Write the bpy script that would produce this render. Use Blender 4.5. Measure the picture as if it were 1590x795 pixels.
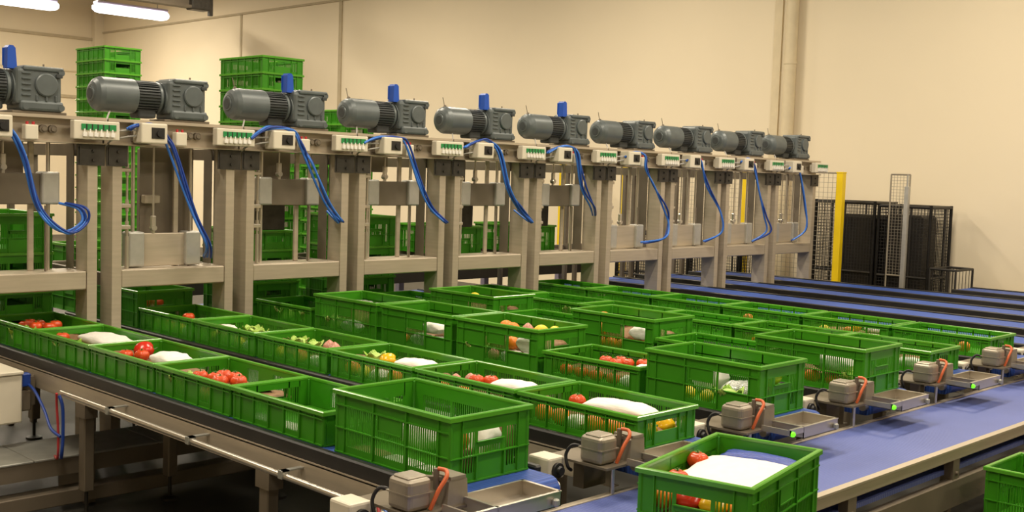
import bpy, bmesh, math, random
from math import pi, sin, cos, radians
from mathutils import Vector, Matrix, noise

for o in list(bpy.data.objects):
    bpy.data.objects.remove(o)
S = bpy.context.scene
C = S.collection
H = 1.65            # camera height above the floor; x runs along the lanes, y along the machine row

# ------------------------------------------------------------------ camera
cam_d = bpy.data.cameras.new('camera')
cam = bpy.data.objects.new('camera', cam_d); C.objects.link(cam)
R = Matrix(((0.711443472, 0.073999099, -0.698836404),
            (0.701993176, -0.02889912, 0.711597092),
            (0.03246178, -0.996839393, -0.07250696)))
M = R @ Matrix(((1, 0, 0), (0, -1, 0), (0, 0, -1)))
cam.matrix_world = Matrix.Translation((0, 0, H)) @ M.to_4x4()
cam_d.sensor_width = 36
cam_d.lens = 1758.258 / 1590 * 36
cam_d.clip_start = 0.05
S.camera = cam

# ------------------------------------------------------------------ world, lamps, exposure
S.view_settings.view_transform = 'Standard'
S.view_settings.look = 'None'
S.view_settings.gamma = 1
S.view_settings.use_curve_mapping = False
S.view_settings.exposure = -0.2
w = bpy.data.worlds.new('world'); S.world = w; w.use_nodes = True
w.node_tree.nodes['Background'].inputs[0].default_value = (1.0, 0.86, 0.66, 1)
w.node_tree.nodes['Background'].inputs[1].default_value = 0.2

def area(name, loc, sx, sy, power, col=(1, 0.86, 0.66), rot=(0, 0, 0)):
    d = bpy.data.lights.new(name, 'AREA'); d.shape = 'RECTANGLE'
    d.size = sx; d.size_y = sy; d.energy = power; d.color = col
    o = bpy.data.objects.new(name, d); C.objects.link(o)
    o.location = loc; o.rotation_euler = rot
    return o
WARM = (1.0, 0.875, 0.69)
LAMPS_AND_FILLS = [(-1.2, -0.5, 115), (-1.2, 4.0, 130), (-1.2, 8.5, 140), (-4.2, 1.2, 130), (-4.2, 5.0, 130), (-4.2, 8.8, 140),
         (-8.6, 1.0, 140), (-8.6, 5.0, 150), (-8.6, 8.6, 160), (-13.5, 2.5, 190), (-13.5, 8.0, 230), (2.5, 3.0, 100), (2.5, 8.5, 130),
         (-18.0, 1.0, 240), (-17.5, 5.5, 260), (-21.5, 3.5, 260), (-20.5, 8.6, 300)]  # last row: unseen fill lights added to brighten the dark left wall
for lx, ly, e in LAMPS_AND_FILLS:
    area('hall_and_fill_light', (lx, ly, 4.9), 0.5, 1.6, e * 1.0, WARM)

# ------------------------------------------------------------------ materials
def mat(name, col, rough=0.5, metal=0.0, nz=0.0, scale=8.0, bump=0.0, spec=None, stretch=None, col2=None, emit=None, transm=0.0, bscale=None, coat=0):
    m = bpy.data.materials.new(name); m.use_nodes = True
    nt = m.node_tree; b = nt.nodes['Principled BSDF']
    b.inputs['Base Color'].default_value = (*col, 1)
    b.inputs['Roughness'].default_value = rough
    b.inputs['Metallic'].default_value = metal
    if spec is not None: b.inputs['Specular IOR Level'].default_value = spec
    if transm: b.inputs['Transmission Weight'].default_value = transm
    if coat: b.inputs['Coat Weight'].default_value = coat
    if emit:
        b.inputs['Emission Color'].default_value = (*emit[0], 1)
        b.inputs['Emission Strength'].default_value = emit[1]
    tc = nt.nodes.new('ShaderNodeTexCoord'); mp = nt.nodes.new('ShaderNodeMapping')
    nt.links.new(tc.outputs['Object'], mp.inputs[0])
    if stretch: mp.inputs['Scale'].default_value = stretch
    n = nt.nodes.new('ShaderNodeTexNoise'); n.inputs['Scale'].default_value = scale; n.inputs['Detail'].default_value = 4
    nt.links.new(mp.outputs[0], n.inputs['Vector'])
    if nz or col2:
        r = nt.nodes.new('ShaderNodeValToRGB')
        c2 = col2 if col2 else tuple(max(0, c * (1 - nz)) for c in col)
        r.color_ramp.elements[0].position = 0.35; r.color_ramp.elements[0].color = (*c2, 1)
        r.color_ramp.elements[1].position = 0.65; r.color_ramp.elements[1].color = (*col, 1)
        nt.links.new(n.outputs['Fac'], r.inputs[0]); nt.links.new(r.outputs[0], b.inputs['Base Color'])
    if bump:
        n2 = n
        if bscale:
            n2 = nt.nodes.new('ShaderNodeTexNoise'); n2.inputs['Scale'].default_value = bscale
            nt.links.new(mp.outputs[0], n2.inputs['Vector'])
        bp = nt.nodes.new('ShaderNodeBump'); bp.inputs['Strength'].default_value = bump
        bp.inputs['Distance'].default_value = 0.01
        nt.links.new(n2.outputs['Fac'], bp.inputs['Height']); nt.links.new(bp.outputs[0], b.inputs['Normal'])
    return m

m_wall = mat('cream_wall_paint', (0.80, 0.70, 0.515), 0.75, nz=0.05, scale=0.5, bump=0.04, bscale=30)
m_trim = mat('cream_trim_paint', (0.68, 0.58, 0.39), 0.6, nz=0.08)
m_joint = mat('wall_joint', (0.50, 0.42, 0.28), 0.8, nz=0.1)
m_ceil = mat('ceiling_sheet', (0.50, 0.43, 0.32), 0.7, nz=0.08, scale=2)
m_floor = mat('dark_concrete', (0.065, 0.062, 0.052), 0.55, nz=0.4, scale=1.5, bump=0.1, bscale=20)
m_green = mat('green_crate_plastic', (0.050, 0.275, 0.011), 0.33, nz=0.12, scale=6, spec=0.35)
m_rim = mat('green_crate_rim', (0.095, 0.36, 0.024), 0.2, nz=0.1, scale=9, spec=0.6)
m_steel = mat('brushed_steel', (0.50, 0.43, 0.33), 0.42, metal=0.35, nz=0.1, scale=4, stretch=(1, 1, 12))
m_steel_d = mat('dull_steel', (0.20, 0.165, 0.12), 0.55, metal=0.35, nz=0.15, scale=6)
m_dark_steel_shade = mat('dark_steel_and_shade', (0.075, 0.068, 0.058), 0.5, metal=0.4, nz=0.3, scale=20)  # dark steel; on the head gussets the tone also holds painted shade
m_stop = mat('cast_brown_steel', (0.36, 0.315, 0.25), 0.4, metal=0.5, nz=0.12, scale=20)
m_bluebag = mat('blue_plastic_bag', (0.05, 0.09, 0.42), 0.3, nz=0.3, scale=14, bump=0.5)
m_steel_l = mat('bright_steel', (0.62, 0.57, 0.49), 0.3, metal=0.8, nz=0.08, scale=6)
m_zinc = mat('zinc_plate', (0.42, 0.42, 0.38), 0.45, metal=0.5, nz=0.15, scale=14)
m_alu = mat('cast_aluminium_block', (0.50, 0.49, 0.45), 0.4, metal=0.5, nz=0.1, scale=20)
m_motor = mat('grey_motor_paint', (0.115, 0.135, 0.138), 0.38, metal=0.15, nz=0.12, scale=14, spec=0.5)
m_motor_d = mat('dark_motor_fins', (0.045, 0.052, 0.054), 0.5, nz=0.2)
m_blue = mat('blue_plastic', (0.012, 0.085, 0.50), 0.4, nz=0.1)
m_hose = mat('blue_hose', (0.05, 0.20, 0.72), 0.25, nz=0.15, scale=12)
m_hose_d = mat('dark_blue_hose', (0.012, 0.05, 0.30), 0.35, nz=0.1)
m_cable_w = mat('grey_cable', (0.45, 0.43, 0.40), 0.5, nz=0.1)
m_red = mat('red_hose', (0.45, 0.035, 0.04), 0.4, nz=0.1)
m_orange_c = mat('orange_cable', (0.72, 0.15, 0.045), 0.45, nz=0.1)
m_box = mat('beige_enclosure', (0.72, 0.66, 0.53), 0.45, nz=0.05)
m_black = mat('black_rubber', (0.018, 0.017, 0.017), 0.45, nz=0.3)
m_dark = mat('black_painted_steel', (0.022, 0.019, 0.015), 0.5, nz=0.3)
m_tgreen = mat('green_terminal', (0.02, 0.26, 0.07), 0.4, nz=0.1)
m_yellow = mat('yellow_post_paint', (0.85, 0.60, 0.006), 0.45, nz=0.06)
m_mesh = mat('grey_wire_mesh', (0.33, 0.29, 0.22), 0.5, metal=0.3, nz=0.1)
m_bluegrey = mat('slate_blue_plastic', (0.045, 0.085, 0.15), 0.5, nz=0.2)
m_lamp = mat('fluorescent_diffuser', (0.9, 0.9, 0.95), 0.5, emit=((1.0, 0.97, 1.0), 5.0))
m_lamp_h = mat('lamp_housing', (0.50, 0.45, 0.62), 0.5, nz=0.05)
m_led = mat('green_signal_light', (0.1, 0.9, 0.02), 0.4, emit=((0.15, 1.0, 0.01), 1.6))
m_paper = mat('white_paper', (0.86, 0.83, 0.77), 0.6, nz=0.05, scale=10, bump=0.2)
m_kraft = mat('brown_kraft', (0.30, 0.17, 0.08), 0.7, nz=0.3, scale=10, bump=0.3)
m_film = mat('grey_plastic_film', (0.55, 0.57, 0.52), 0.15, nz=0.4, scale=18, bump=0.8, coat=0.6)
m_tom = mat('tomato_skin', (0.74, 0.085, 0.018), 0.28, nz=0.25, scale=15)
m_ora = mat('orange_peel', (0.88, 0.24, 0.012), 0.4, nz=0.12, scale=15, bump=0.2, bscale=90)
m_lem = mat('lemon_peel', (0.83, 0.66, 0.035), 0.38, nz=0.12, scale=15, bump=0.15, bscale=90)
m_pepy = mat('yellow_pepper_skin', (0.86, 0.48, 0.012), 0.22, nz=0.1, scale=8)
m_pepr = mat('red_pepper_skin', (0.62, 0.03, 0.012), 0.22, nz=0.1, scale=8)
m_stem = mat('green_stem', (0.08, 0.22, 0.03), 0.6, nz=0.2)
m_let = mat('lettuce_leaf', (0.30, 0.52, 0.05), 0.5, col2=(0.50, 0.66, 0.18), scale=14, bump=0.6)
m_pepg = mat('lime_pepper_skin', (0.52, 0.78, 0.04), 0.25, nz=0.08, scale=8)
m_oni = mat('pink_onion_skin', (0.62, 0.28, 0.20), 0.35, nz=0.3, scale=20, stretch=(6, 6, 1))

def belt_mat(name, base, dark, period):
    m = mat(name, base, 0.48, nz=0.0, spec=0.4)
    nt = m.node_tree; b = nt.nodes['Principled BSDF']
    tc = nt.nodes.new('ShaderNodeTexCoord')
    wv = nt.nodes.new('ShaderNodeTexWave'); wv.wave_type = 'BANDS'; wv.bands_direction = 'X' if period > 0 else 'Y'
    wv.inputs['Scale'].default_value = abs(period); wv.inputs['Distortion'].default_value = 0.15
    nt.links.new(tc.outputs['Object'], wv.inputs['Vector'])
    n = nt.nodes.new('ShaderNodeTexNoise'); n.inputs['Scale'].default_value = 3.0
    nt.links.new(tc.outputs['Object'], n.inputs['Vector'])
    r = nt.nodes.new('ShaderNodeValToRGB')
    r.color_ramp.elements[0].position = 0.1; r.color_ramp.elements[0].color = (*dark, 1)
    r.color_ramp.elements[1].position = 0.5; r.color_ramp.elements[1].color = (*base, 1)
    nt.links.new(wv.outputs['Fac'], r.inputs[0])
    mx = nt.nodes.new('ShaderNodeMixRGB'); mx.blend_type = 'MULTIPLY'; mx.inputs[0].default_value = 0.25
    nt.links.new(r.outputs[0], mx.inputs[1]); nt.links.new(n.outputs['Fac'], mx.inputs[2])
    nt.links.new(mx.outputs[0], b.inputs['Base Color'])
    bp = nt.nodes.new('ShaderNodeBump'); bp.inputs['Strength'].default_value = 0.4; bp.inputs['Distance'].default_value = 0.004
    nt.links.new(wv.outputs['Fac'], bp.inputs['Height']); nt.links.new(bp.outputs[0], b.inputs['Normal'])
    return m
m_belt = belt_mat('blue_modular_belt', (0.045, 0.115, 0.47), (0.03, 0.075, 0.34), 22)
m_belt2 = belt_mat('blue_collector_belt', (0.135, 0.175, 0.47), (0.10, 0.135, 0.40), -22)

# ------------------------------------------------------------------ mesh helpers
class MB:
    """collects shapes into one mesh; .ob() links it as ONE object"""
    def __init__(s): s.v = []; s.f = []; s.m = []; s.sm = []
    def add(s, vs, fs, mi=0, smooth=False):
        n = len(s.v); s.v += [tuple(v) for v in vs]
        for f in fs: s.f.append(tuple(i + n for i in f)); s.m.append(mi); s.sm.append(smooth)
        return s
    def box(s, x0, x1, y0, y1, z0, z1, mi=0):
        vs = [(x, y, z) for z in (z0, z1) for y in (y0, y1) for x in (x0, x1)]
        return s.add(vs, [(0, 2, 3, 1), (4, 5, 7, 6), (0, 1, 5, 4), (2, 6, 7, 3), (0, 4, 6, 2), (1, 3, 7, 5)], mi)
    def cbox(s, x0, x1, y0, y1, z0, z1, b=0.006, mi=0, seg=1):
        bm = bmesh.new(); bmesh.ops.create_cube(bm, size=1)
        for v in bm.verts:
            v.co = Vector(((x0 + x1) / 2 + v.co.x * (x1 - x0), (y0 + y1) / 2 + v.co.y * (y1 - y0), (z0 + z1) / 2 + v.co.z * (z1 - z0)))
        bmesh.ops.bevel(bm, geom=bm.edges[:] + bm.verts[:], offset=b, segments=seg, affect='EDGES', profile=0.5)
        bm.verts.index_update()
        s.add([v.co[:] for v in bm.verts], [[v.index for v in f.verts] for f in bm.faces], mi)
        bm.free(); return s
    def rings(s, rings, mi=0, caps=True, smooth=True, closed=True):
        n = len(rings[0]); vs = [p for r in rings for p in r]; fs = []
        for k in range(len(rings) - 1):
            for i in range(n if closed else n - 1):
                j = (i + 1) % n
                fs.append((k * n + i, k * n + j, (k + 1) * n + j, (k + 1) * n + i))
        s.add(vs, fs, mi, smooth)
        if caps:
            s.add(rings[0], [tuple(range(n))[::-1]], mi); s.add(rings[-1], [tuple(range(n))], mi)
        return s
    def lathe(s, base, axis, prof, n=20, mi=0, caps=True):
        """prof = [(distance along axis, radius)]"""
        a = Vector(axis).normalized(); u = a.orthogonal().normalized(); w_ = a.cross(u); b = Vector(base)
        rr = [[b + a * d + (u * cos(2 * pi * i / n) + w_ * sin(2 * pi * i / n)) * r for i in range(n)] for d, r in prof]
        # sharp profile corners: split rings
        for k in range(len(rr) - 1):
            s.rings([rr[k], rr[k + 1]], mi, caps=False)
        if caps:
            s.add(rr[0], [tuple(range(n))[::-1]], mi); s.add(rr[-1], [tuple(range(n))], mi)
        return s
    def cyl(s, p0, p1, r, n=12, mi=0):
        d = Vector(p1) - Vector(p0); return s.lathe(p0, d, [(0, r), (d.length, r)], n, mi)
    def tube(s, pts, r, n=8, mi=0, sub=6):
        P = [Vector(p) for p in pts]
        if sub and len(P) > 2:
            Q = []
            for i in range(len(P) - 1):
                p0 = P[max(i - 1, 0)]; p1 = P[i]; p2 = P[i + 1]; p3 = P[min(i + 2, len(P) - 1)]
                for k in range(sub):
                    t = k / sub
                    Q.append(0.5 * ((2 * p1) + (p2 - p0) * t + (2 * p0 - 5 * p1 + 4 * p2 - p3) * t * t + (3 * p1 - p0 - 3 * p2 + p3) * t ** 3))
            Q.append(P[-1]); P = Q
        rr = []; u = None
        for i, p in enumerate(P):
            t = (P[min(i + 1, len(P) - 1)] - P[max(i - 1, 0)]).normalized()
            if u is None: u = t.orthogonal().normalized()
            u = (u - t * u.dot(t)).normalized(); w_ = t.cross(u)
            rr.append([p + (u * cos(2 * pi * k / n) + w_ * sin(2 * pi * k / n)) * r for k in range(n)])
        return s.rings(rr, mi)
    def prism(s, poly, axis, a0, a1, mi=0):
        """poly of 2D points extruded along axis 'x','y','z'"""
        def P(p, a):
            return (a, p[0], p[1]) if axis == 'x' else (p[0], a, p[1]) if axis == 'y' else (p[0], p[1], a)
        n = len(poly); vs = [P(p, a0) for p in poly] + [P(p, a1) for p in poly]
        fs = [tuple(range(n))[::-1], tuple(range(n, 2 * n))] + [(i, (i + 1) % n, n + (i + 1) % n, n + i) for i in range(n)]
        return s.add(vs, fs, mi)
    def ob(s, name, mats, parent=None, loc=None, rotz=0):
        me = bpy.data.meshes.new(name); me.from_pydata(s.v, [], s.f)
        for m in (mats if isinstance(mats, (list, tuple)) else [mats]): me.materials.append(m)
        me.polygons.foreach_set('material_index', s.m); me.polygons.foreach_set('use_smooth', s.sm)
        bm = bmesh.new(); bm.from_mesh(me); bmesh.ops.recalc_face_normals(bm, faces=bm.faces); bm.to_mesh(me); bm.free()
        o = bpy.data.objects.new(name, me); C.objects.link(o)
        if parent: o.parent = parent
        if loc: o.location = loc
        o.rotation_euler.z = rotz
        return o

def tag(o, label=None, cat=None, group=None, kind=None):
    if label: o['label'] = label
    if cat: o['category'] = cat
    if group: o['group'] = group
    if kind: o['kind'] = kind
    return o
def thing(name, label, cat, loc=(0, 0, 0), rotz=0, group=None):
    o = bpy.data.objects.new(name, None); C.objects.link(o); o.empty_display_size = 0.1
    o.location = loc; o.rotation_euler = (0, 0, rotz)
    return tag(o, label, cat, group)
def struct(mb, name, m): return tag(mb.ob(name, m), kind='structure')
def kids(o): return [c for c in bpy.data.objects if c.parent == o]
def copy_tree(o, parent=None):
    c = o.copy(); C.objects.link(c); c.parent = parent
    for k in ('label', 'category', 'group'):
        if parent is None and k in c: del c[k]
    for ch in KIDS[o.name] if o.name in KIDS else kids(o): copy_tree(ch, c)
    return c
KIDS = {}
random.seed(7)

# ------------------------------------------------------------------ the hall
YW, XW, TOP = 11.6, -24.4, 5.6
struct(MB().box(XW - 0.2, 6, -5, YW + 0.2, -0.12, 0), 'floor', m_floor)
b = MB().box(XW, 6, YW, YW + 0.2, 0, TOP)
struct(b, 'wall_far', m_wall)
struct(MB().box(XW - 0.2, XW, -5, YW + 0.2, 0, TOP), 'wall_left', m_wall)
struct(MB().box(6, 6.2, -5, YW + 0.2, 0, TOP), 'wall_right', m_wall)
struct(MB().box(XW - 0.2, 6.2, -5.2, -5, 0, TOP), 'wall_near', m_wall)
struct(MB().box(XW - 0.2, 6.2, -5.2, YW + 0.2, TOP, TOP + 0.1), 'ceiling', m_ceil)
# horizontal ledge of the wall panels, upright joints
struct(MB().box(XW + 0.03, -12.4, YW - 0.03, YW, 2.80 + H - 0.018, 2.80 + H + 0.018), 'trim_1', m_joint)
struct(MB().box(XW, XW + 0.05, -5, YW, 2.655 + H - 0.04, 2.655 + H + 0.02), 'trim_2', m_joint)
struct(MB().box(-18.68, -18.62, YW - 0.012, YW, 0, 2.78 + H), 'trim_3', m_joint)
struct(MB().box(-15.62, -15.54, YW - 0.02, YW, 0, 2.78 + H), 'trim_4', m_joint)
struct(MB().box(XW, XW + 0.16, YW - 0.2, YW, 0, TOP), 'trim_5', m_wall)
struct(MB().box(XW, XW + 0.03, -5, YW - 0.2, 1.9 + H, 1.93 + H), 'trim_6', m_trim)
struct(MB().box(XW, XW + 0.04, -5, YW - 0.2, 1.34 + H, 1.40 + H), 'trim_7', m_joint)
# upright steel downpipe on the far wall
t = thing('downpipe', 'cream painted pipe running up the far wall behind the machine row', 'pipe', (-6.95, YW - 0.085, 0))
MB().cyl((0, 0, 0), (0, 0, TOP), 0.07, 20).ob('pipe', m_trim, t)
for zz in (1.2, 3.0, 4.8):
    MB().lathe((0, 0, zz), (0, 0, 1), [(0, 0.075), (0.04, 0.075)], 20).box(-0.015, 0.015, 0.05, 0.085, zz, zz + 0.04).ob('bracket', m_trim, t)
struct(MB().box(-7.22, -7.12, YW - 0.02, YW, 0, TOP), 'trim_8', m_trim)
# small wall socket near the upper edge
b = MB().cbox(-13.27, -13.15, YW - 0.05, YW, 2.62 + H, 2.72 + H, 0.01).box(-13.19, -13.15, YW - 0.08, YW - 0.045, 2.62 + H, 2.72 + H, 1)
tag(b.ob('wall_sensor', [m_box, m_dark]), 'small cream sensor with dark lens high on the far wall', 'sensor')
# roof beam over the lamps
t = thing('roof_beam', 'brown steel roof beam with dark end bracket beside the fluorescent lamp', 'beam', (-16, 0, H))
b = MB().box(-0.09, 0.09, 5.5, 9.05, 2.38, 2.42).box(-0.010, 0.010, 5.5, 9.05, 2.42, 2.68).box(-0.09, 0.09, 5.5, 9.05, 2.66, 2.69)
b.ob('beam', m_steel_d, t)
b = MB().cbox(-0.11, 0.11, 9.02, 9.34, 2.36, 2.70, 0.02).box(-0.03, 0.03, 9.36, 9.42, 2.30, 2.70).box(-0.03, 0.03, 9.3, 9.4, 2.55, 2.62)
b.box(-0.04, 0.04, 9.1, 9.2, 2.6, TOP - H).ob('end_bracket', m_dark_steel_shade, t)
MB().box(-0.02, 0.02, 5.6, 5.7, 2.68, TOP - H).ob('hanger', m_steel_d, t)
# fluorescent lamps
def lamp(y, x, label):
    L = 1.42
    t = thing('fluorescent_lamp', label, 'lamp', (x, y, 2.66 + H), 0, 'fluorescent lamps')
    prof = [(-0.11, 0.06), (-0.12, 0.0), (-0.10, -0.06), (-0.05, -0.085), (0.05, -0.085), (0.10, -0.06), (0.12, 0.0), (0.11, 0.06)]
    rr = []
    for k, (yy, s_) in enumerate([(-L / 2, 0.45), (-L / 2 + 0.05, 0.85), (-L / 2 + 0.12, 1), (L / 2 - 0.12, 1), (L / 2 - 0.05, 0.85), (L / 2, 0.45)]):
        rr.append([(p[0] * s_, yy, p[1] * s_) for p in prof])
    MB().rings(rr).ob('diffuser', m_lamp, t)
    MB().cbox(-0.10, 0.10, -L / 2 + 0.04, L / 2 - 0.04, 0.062, 0.115, 0.015).ob('housing', m_lamp_h, t)
    for yy in (-0.5, 0.5):
        MB().cyl((0, yy, 0.11), (0, yy, TOP - H - 2.66), 0.008, 8).ob('hanger', m_steel_d, t)
lamp(9.75, -19.3, 'long glowing fluorescent lamp, the right one at the upper left')
lamp(7.95, -19.85, 'long glowing fluorescent lamp cut by the left upper corner of the picture')

# ------------------------------------------------------------------ crates
CL, CW = 0.600, 0.368
def crate_body(h, style):
    b = MB(); L, W = CL / 2 - 0.008, CW / 2 - 0.008
    tall = h > 0.18
    top = h - 0.008
    band = 0.052 if tall else 0.030
    low = 0.030 if tall else 0.026
    th = 0.0035
    b.box(-L + 0.006, L - 0.006, -W + 0.006, W - 0.006, 0.008, 0.012)
    for k in range(-5, 6): b.box(k * 0.05 - 0.002, k * 0.05 + 0.002, -W + 0.01, W - 0.01, 0.0, 0.008)
    for k in range(-3, 4): b.box(-L + 0.01, L - 0.01, k * 0.05 - 0.002, k * 0.05 + 0.002, 0.0, 0.008)
    cw = 0.048
    for sx in (-1, 1):
        for sy in (-1, 1):
            x0, x1 = sorted((sx * L, sx * (L - cw))); y0, y1 = sorted((sy * W, sy * (W - th)))
            b.box(x0, x1, y0, y1, 0.0, top)
            x0, x1 = sorted((sx * L, sx * (L - th))); y0, y1 = sorted((sy * W, sy * (W - cw)))
            b.box(x0, x1, y0, y1, 0.0, top)
            # outer corner bulge
            x0, x1 = sorted((sx * (L + 0.004), sx * (L - 0.012))); y0, y1 = sorted((sy * (W + 0.004), sy * (W - 0.012)))
            b.cbox(x0, x1, y0, y1, 0.004, top, 0.004)
            for d_ in (cw,):
                x0, x1 = sorted((sx * (L - d_ - 0.004), sx * (L - d_))); y0, y1 = sorted((sy * (W + 0.006), sy * (W - th)))
                b.box(x0, x1, y0, y1, 0.002, top)
                y0, y1 = sorted((sy * (W - d_ - 0.004), sy * (W - d_))); x0, x1 = sorted((sx * (L + 0.006), sx * (L - th)))
                b.box(x0, x1, y0, y1, 0.002, top)
    mid = h * 0.52
    ribs = (-0.085, 0.085) if tall else (-0.15, -0.05, 0.05, 0.15)
    for sy in (-1, 1):
        def yb(a, c): return sorted((sy * (W - a), sy * (W + c)))
        y0, y1 = yb(th, 0)
        b.box(-L + cw, L - cw, y0, y1, h - band, top)
        b.box(-L + cw, L - cw, y0, y1, 0.0, low)
        y0, y1 = yb(th, 0.007)
        b.box(-L, L, y0, y1, 0.002, 0.007)
        b.box(-L, L, y0, y1, h - band - 0.002, h - band + 0.003)
        if tall: b.box(-L, L, y0, y1, h * 0.40, h * 0.40 + 0.004)
        for r in ribs: b.box(r - 0.003, r + 0.003, y0, y1, 0.002, top)
        edges = [-L + cw] + list(ribs) + [L - cw]
        y0, y1 = yb(th, 0)
        for k in range(len(edges) - 1):
            a, c = edges[k], edges[k + 1]
            solid = (style == 'panel' and k in (0, 2, 4)) or (style == 'open' and k == 0)
            if solid:
                b.box(a, c, y0, y1, low, h - band)
            elif style == 'open' and k == 2:
                b.box(a, c, y0, y1, low, h * 0.40)
            else:
                n = int((c - a) / 0.0105)
                for i in range(n):
                    x = a + (i + 0.5) * (c - a) / n
                    b.box(x - 0.0022, x + 0.0022, y0, y1, low, h - band)
    for sx in (-1, 1):
        def xb(a, c): return sorted((sx * (L - a), sx * (L + c)))
        x0, x1 = xb(th, 0)
        b.box(x0, x1, -W + cw, W - cw, 0.0, low)
        x2, x3 = xb(th, 0.007)
        b.box(x2, x3, -W, W, 0.002, 0.007)
        if tall:
            hz0, hz1 = h - 0.092, h - 0.060
            b.box(x0, x1, -W + cw, W - cw, h - 0.060, top)
            b.box(x0, x1, -0.062, 0.062, hz0 - 0.02, hz0)
            b.box(x2, x3, -0.062, 0.062, hz0 - 0.004, hz0)
            for s_ in (-1, 1):
                y0, y1 = sorted((s_ * 0.055, s_ * 0.068)); b.box(x0, x1, y0, y1, low, h - 0.06)
            b.box(x0, x1, -0.055, 0.055, low, h * 0.38)
            b.box(x2, x3, -W, W, h * 0.38, h * 0.38 + 0.004)
            for s_ in (-1, 1): b.box(x2, x3, s_ * 0.062 - 0.003, s_ * 0.062 + 0.003, 0.002, h * 0.38)
            spans = [(-W + cw, -0.068, low, h - 0.06), (0.068, W - cw, low, h - 0.06), (-0.055, 0.055, h * 0.38, hz0 - 0.02)]
        else:
            b.box(x0, x1, -W + cw, W - cw, h - 0.036, top)
            b.box(x0, x1, -0.07, 0.07, low, h * 0.42)
            for s_ in (-1, 1): b.box(x2, x3, s_ * 0.075 - 0.003, s_ * 0.075 + 0.003, 0.002, top)
            spans = [(-W + cw, -0.075, low, h - 0.036), (0.075, W - cw, low, h - 0.036)]
        for (a, c, z0, z1) in spans:
            n = max(2, int((c - a) / 0.0105))
            for i in range(n):
                y = a + (i + 0.5) * (c - a) / n
                b.box(x0, x1, y - 0.0022, y + 0.0022, z0, z1)
    return b
def crate_rim(h):
    b = MB(); o = (CL / 2 + 0.003, CW / 2 + 0.003); i = (CL / 2 - 0.013, CW / 2 - 0.013)
    def ring(x, y, z): return [(-x, -y, z), (x, -y, z), (x, y, z), (-x, y, z)]
    rr = [ring(*o, h - 0.016), ring(*o, h - 0.003), ring(o[0] - 0.003, o[1] - 0.003, h), ring(i[0] + 0.002, i[1] + 0.002, h), ring(*i, h - 0.003), ring(*i, h - 0.010), ring(o[0] - 0.003, o[1] - 0.003, h - 0.010), ring(o[0] - 0.003, o[1] - 0.003, h - 0.016), ring(*o, h - 0.016)]
    b.rings(rr, caps=False, smooth=False)
    return b
def card_holder(h, sy):
    b = MB(); W = CW / 2 - 0.008; y0, y1 = sorted((sy * (W - 0.001), sy * (W + 0.006)))
    z1 = h - (0.054 if h > 0.18 else 0.032); z0 = z1 - (0.05 if h > 0.18 else 0.035)
    b.box(-0.06, 0.06, *sorted((sy * (W + 0.001), sy * (W + 0.003))), z0, z1)
    b.box(-0.064, -0.058, y0, y1, z0, z1).box(0.058, 0.064, y0, y1, z0, z1).box(-0.064, 0.064, y0, y1, z0 - 0.004, z0)
    return b
HT, HS = 0.222, 0.128
proto = {}
def make_crate(kind):
    h, style = {'tall': (HT, 'slit'), 'tall_open': (HT, 'open'), 'short': (HS, 'panel'), 'short_slit': (HS, 'slit')}[kind]
    t = thing('crate', None, None)
    crate_body(h, style).ob('body', m_green, t)
    crate_rim(h).ob('rim', m_rim, t)
    if h > 0.18:
        for sy in (-1, 1): card_holder(h, sy).ob('card_holder', m_green, t)
    return t
used = set()
def crate(kind, x, y, z, label, group, rotz=0):
    if kind not in proto:
        proto[kind] = make_crate(kind); bpy.context.view_layer.update()
        KIDS[proto[kind].name] = kids(proto[kind])
        for k_ in KIDS[proto[kind].name]: KIDS[k_.name] = []
        t = proto[kind]
    else:
        t = copy_tree(proto[kind])
    t.location = (x, y, z); t.rotation_euler.z = rotz
    tag(t, label, 'crate', group)
    return t

# ------------------------------------------------------------------ lane conveyors
Y1, PITCH = 2.348, 0.846
ZB = -0.984 + H     # belt surface
def lane_y(k): return Y1 + PITCH * (k - 1)     # near side of the crates on lane k (1 = nearest)
ORD = ['', 'nearest lane', 'second lane', 'third lane', 'fourth lane', 'fifth lane', 'sixth lane', 'seventh lane', 'eighth lane', 'ninth lane', 'tenth lane', 'eleventh lane']
lane_lab = {1: 'long blue belt lane conveyor nearest the viewer with black side rail and steel conduit',
            2: 'lane conveyor under the second row of crates counted from the viewer',
            3: 'lane conveyor under the third row, with tall crates and tomatoes crate',
            4: 'lane conveyor carrying the fourth row of crates from the viewer',
            5: 'lane conveyor carrying the fifth row, all short crates',
            6: 'lane conveyor carrying the farthest occupied row of short green crates',
            7: 'empty blue belt lane conveyor right behind the farthest row of crates',
            8: 'empty blue belt lane conveyor, second empty one behind the crates',
            9: 'empty blue belt lane conveyor, second from the yellow post',
            10: 'empty blue belt lane conveyor next to the yellow post and black mesh containers',
            11: 'thin far conveyor along the cream wall beyond the black mesh containers'}
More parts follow.
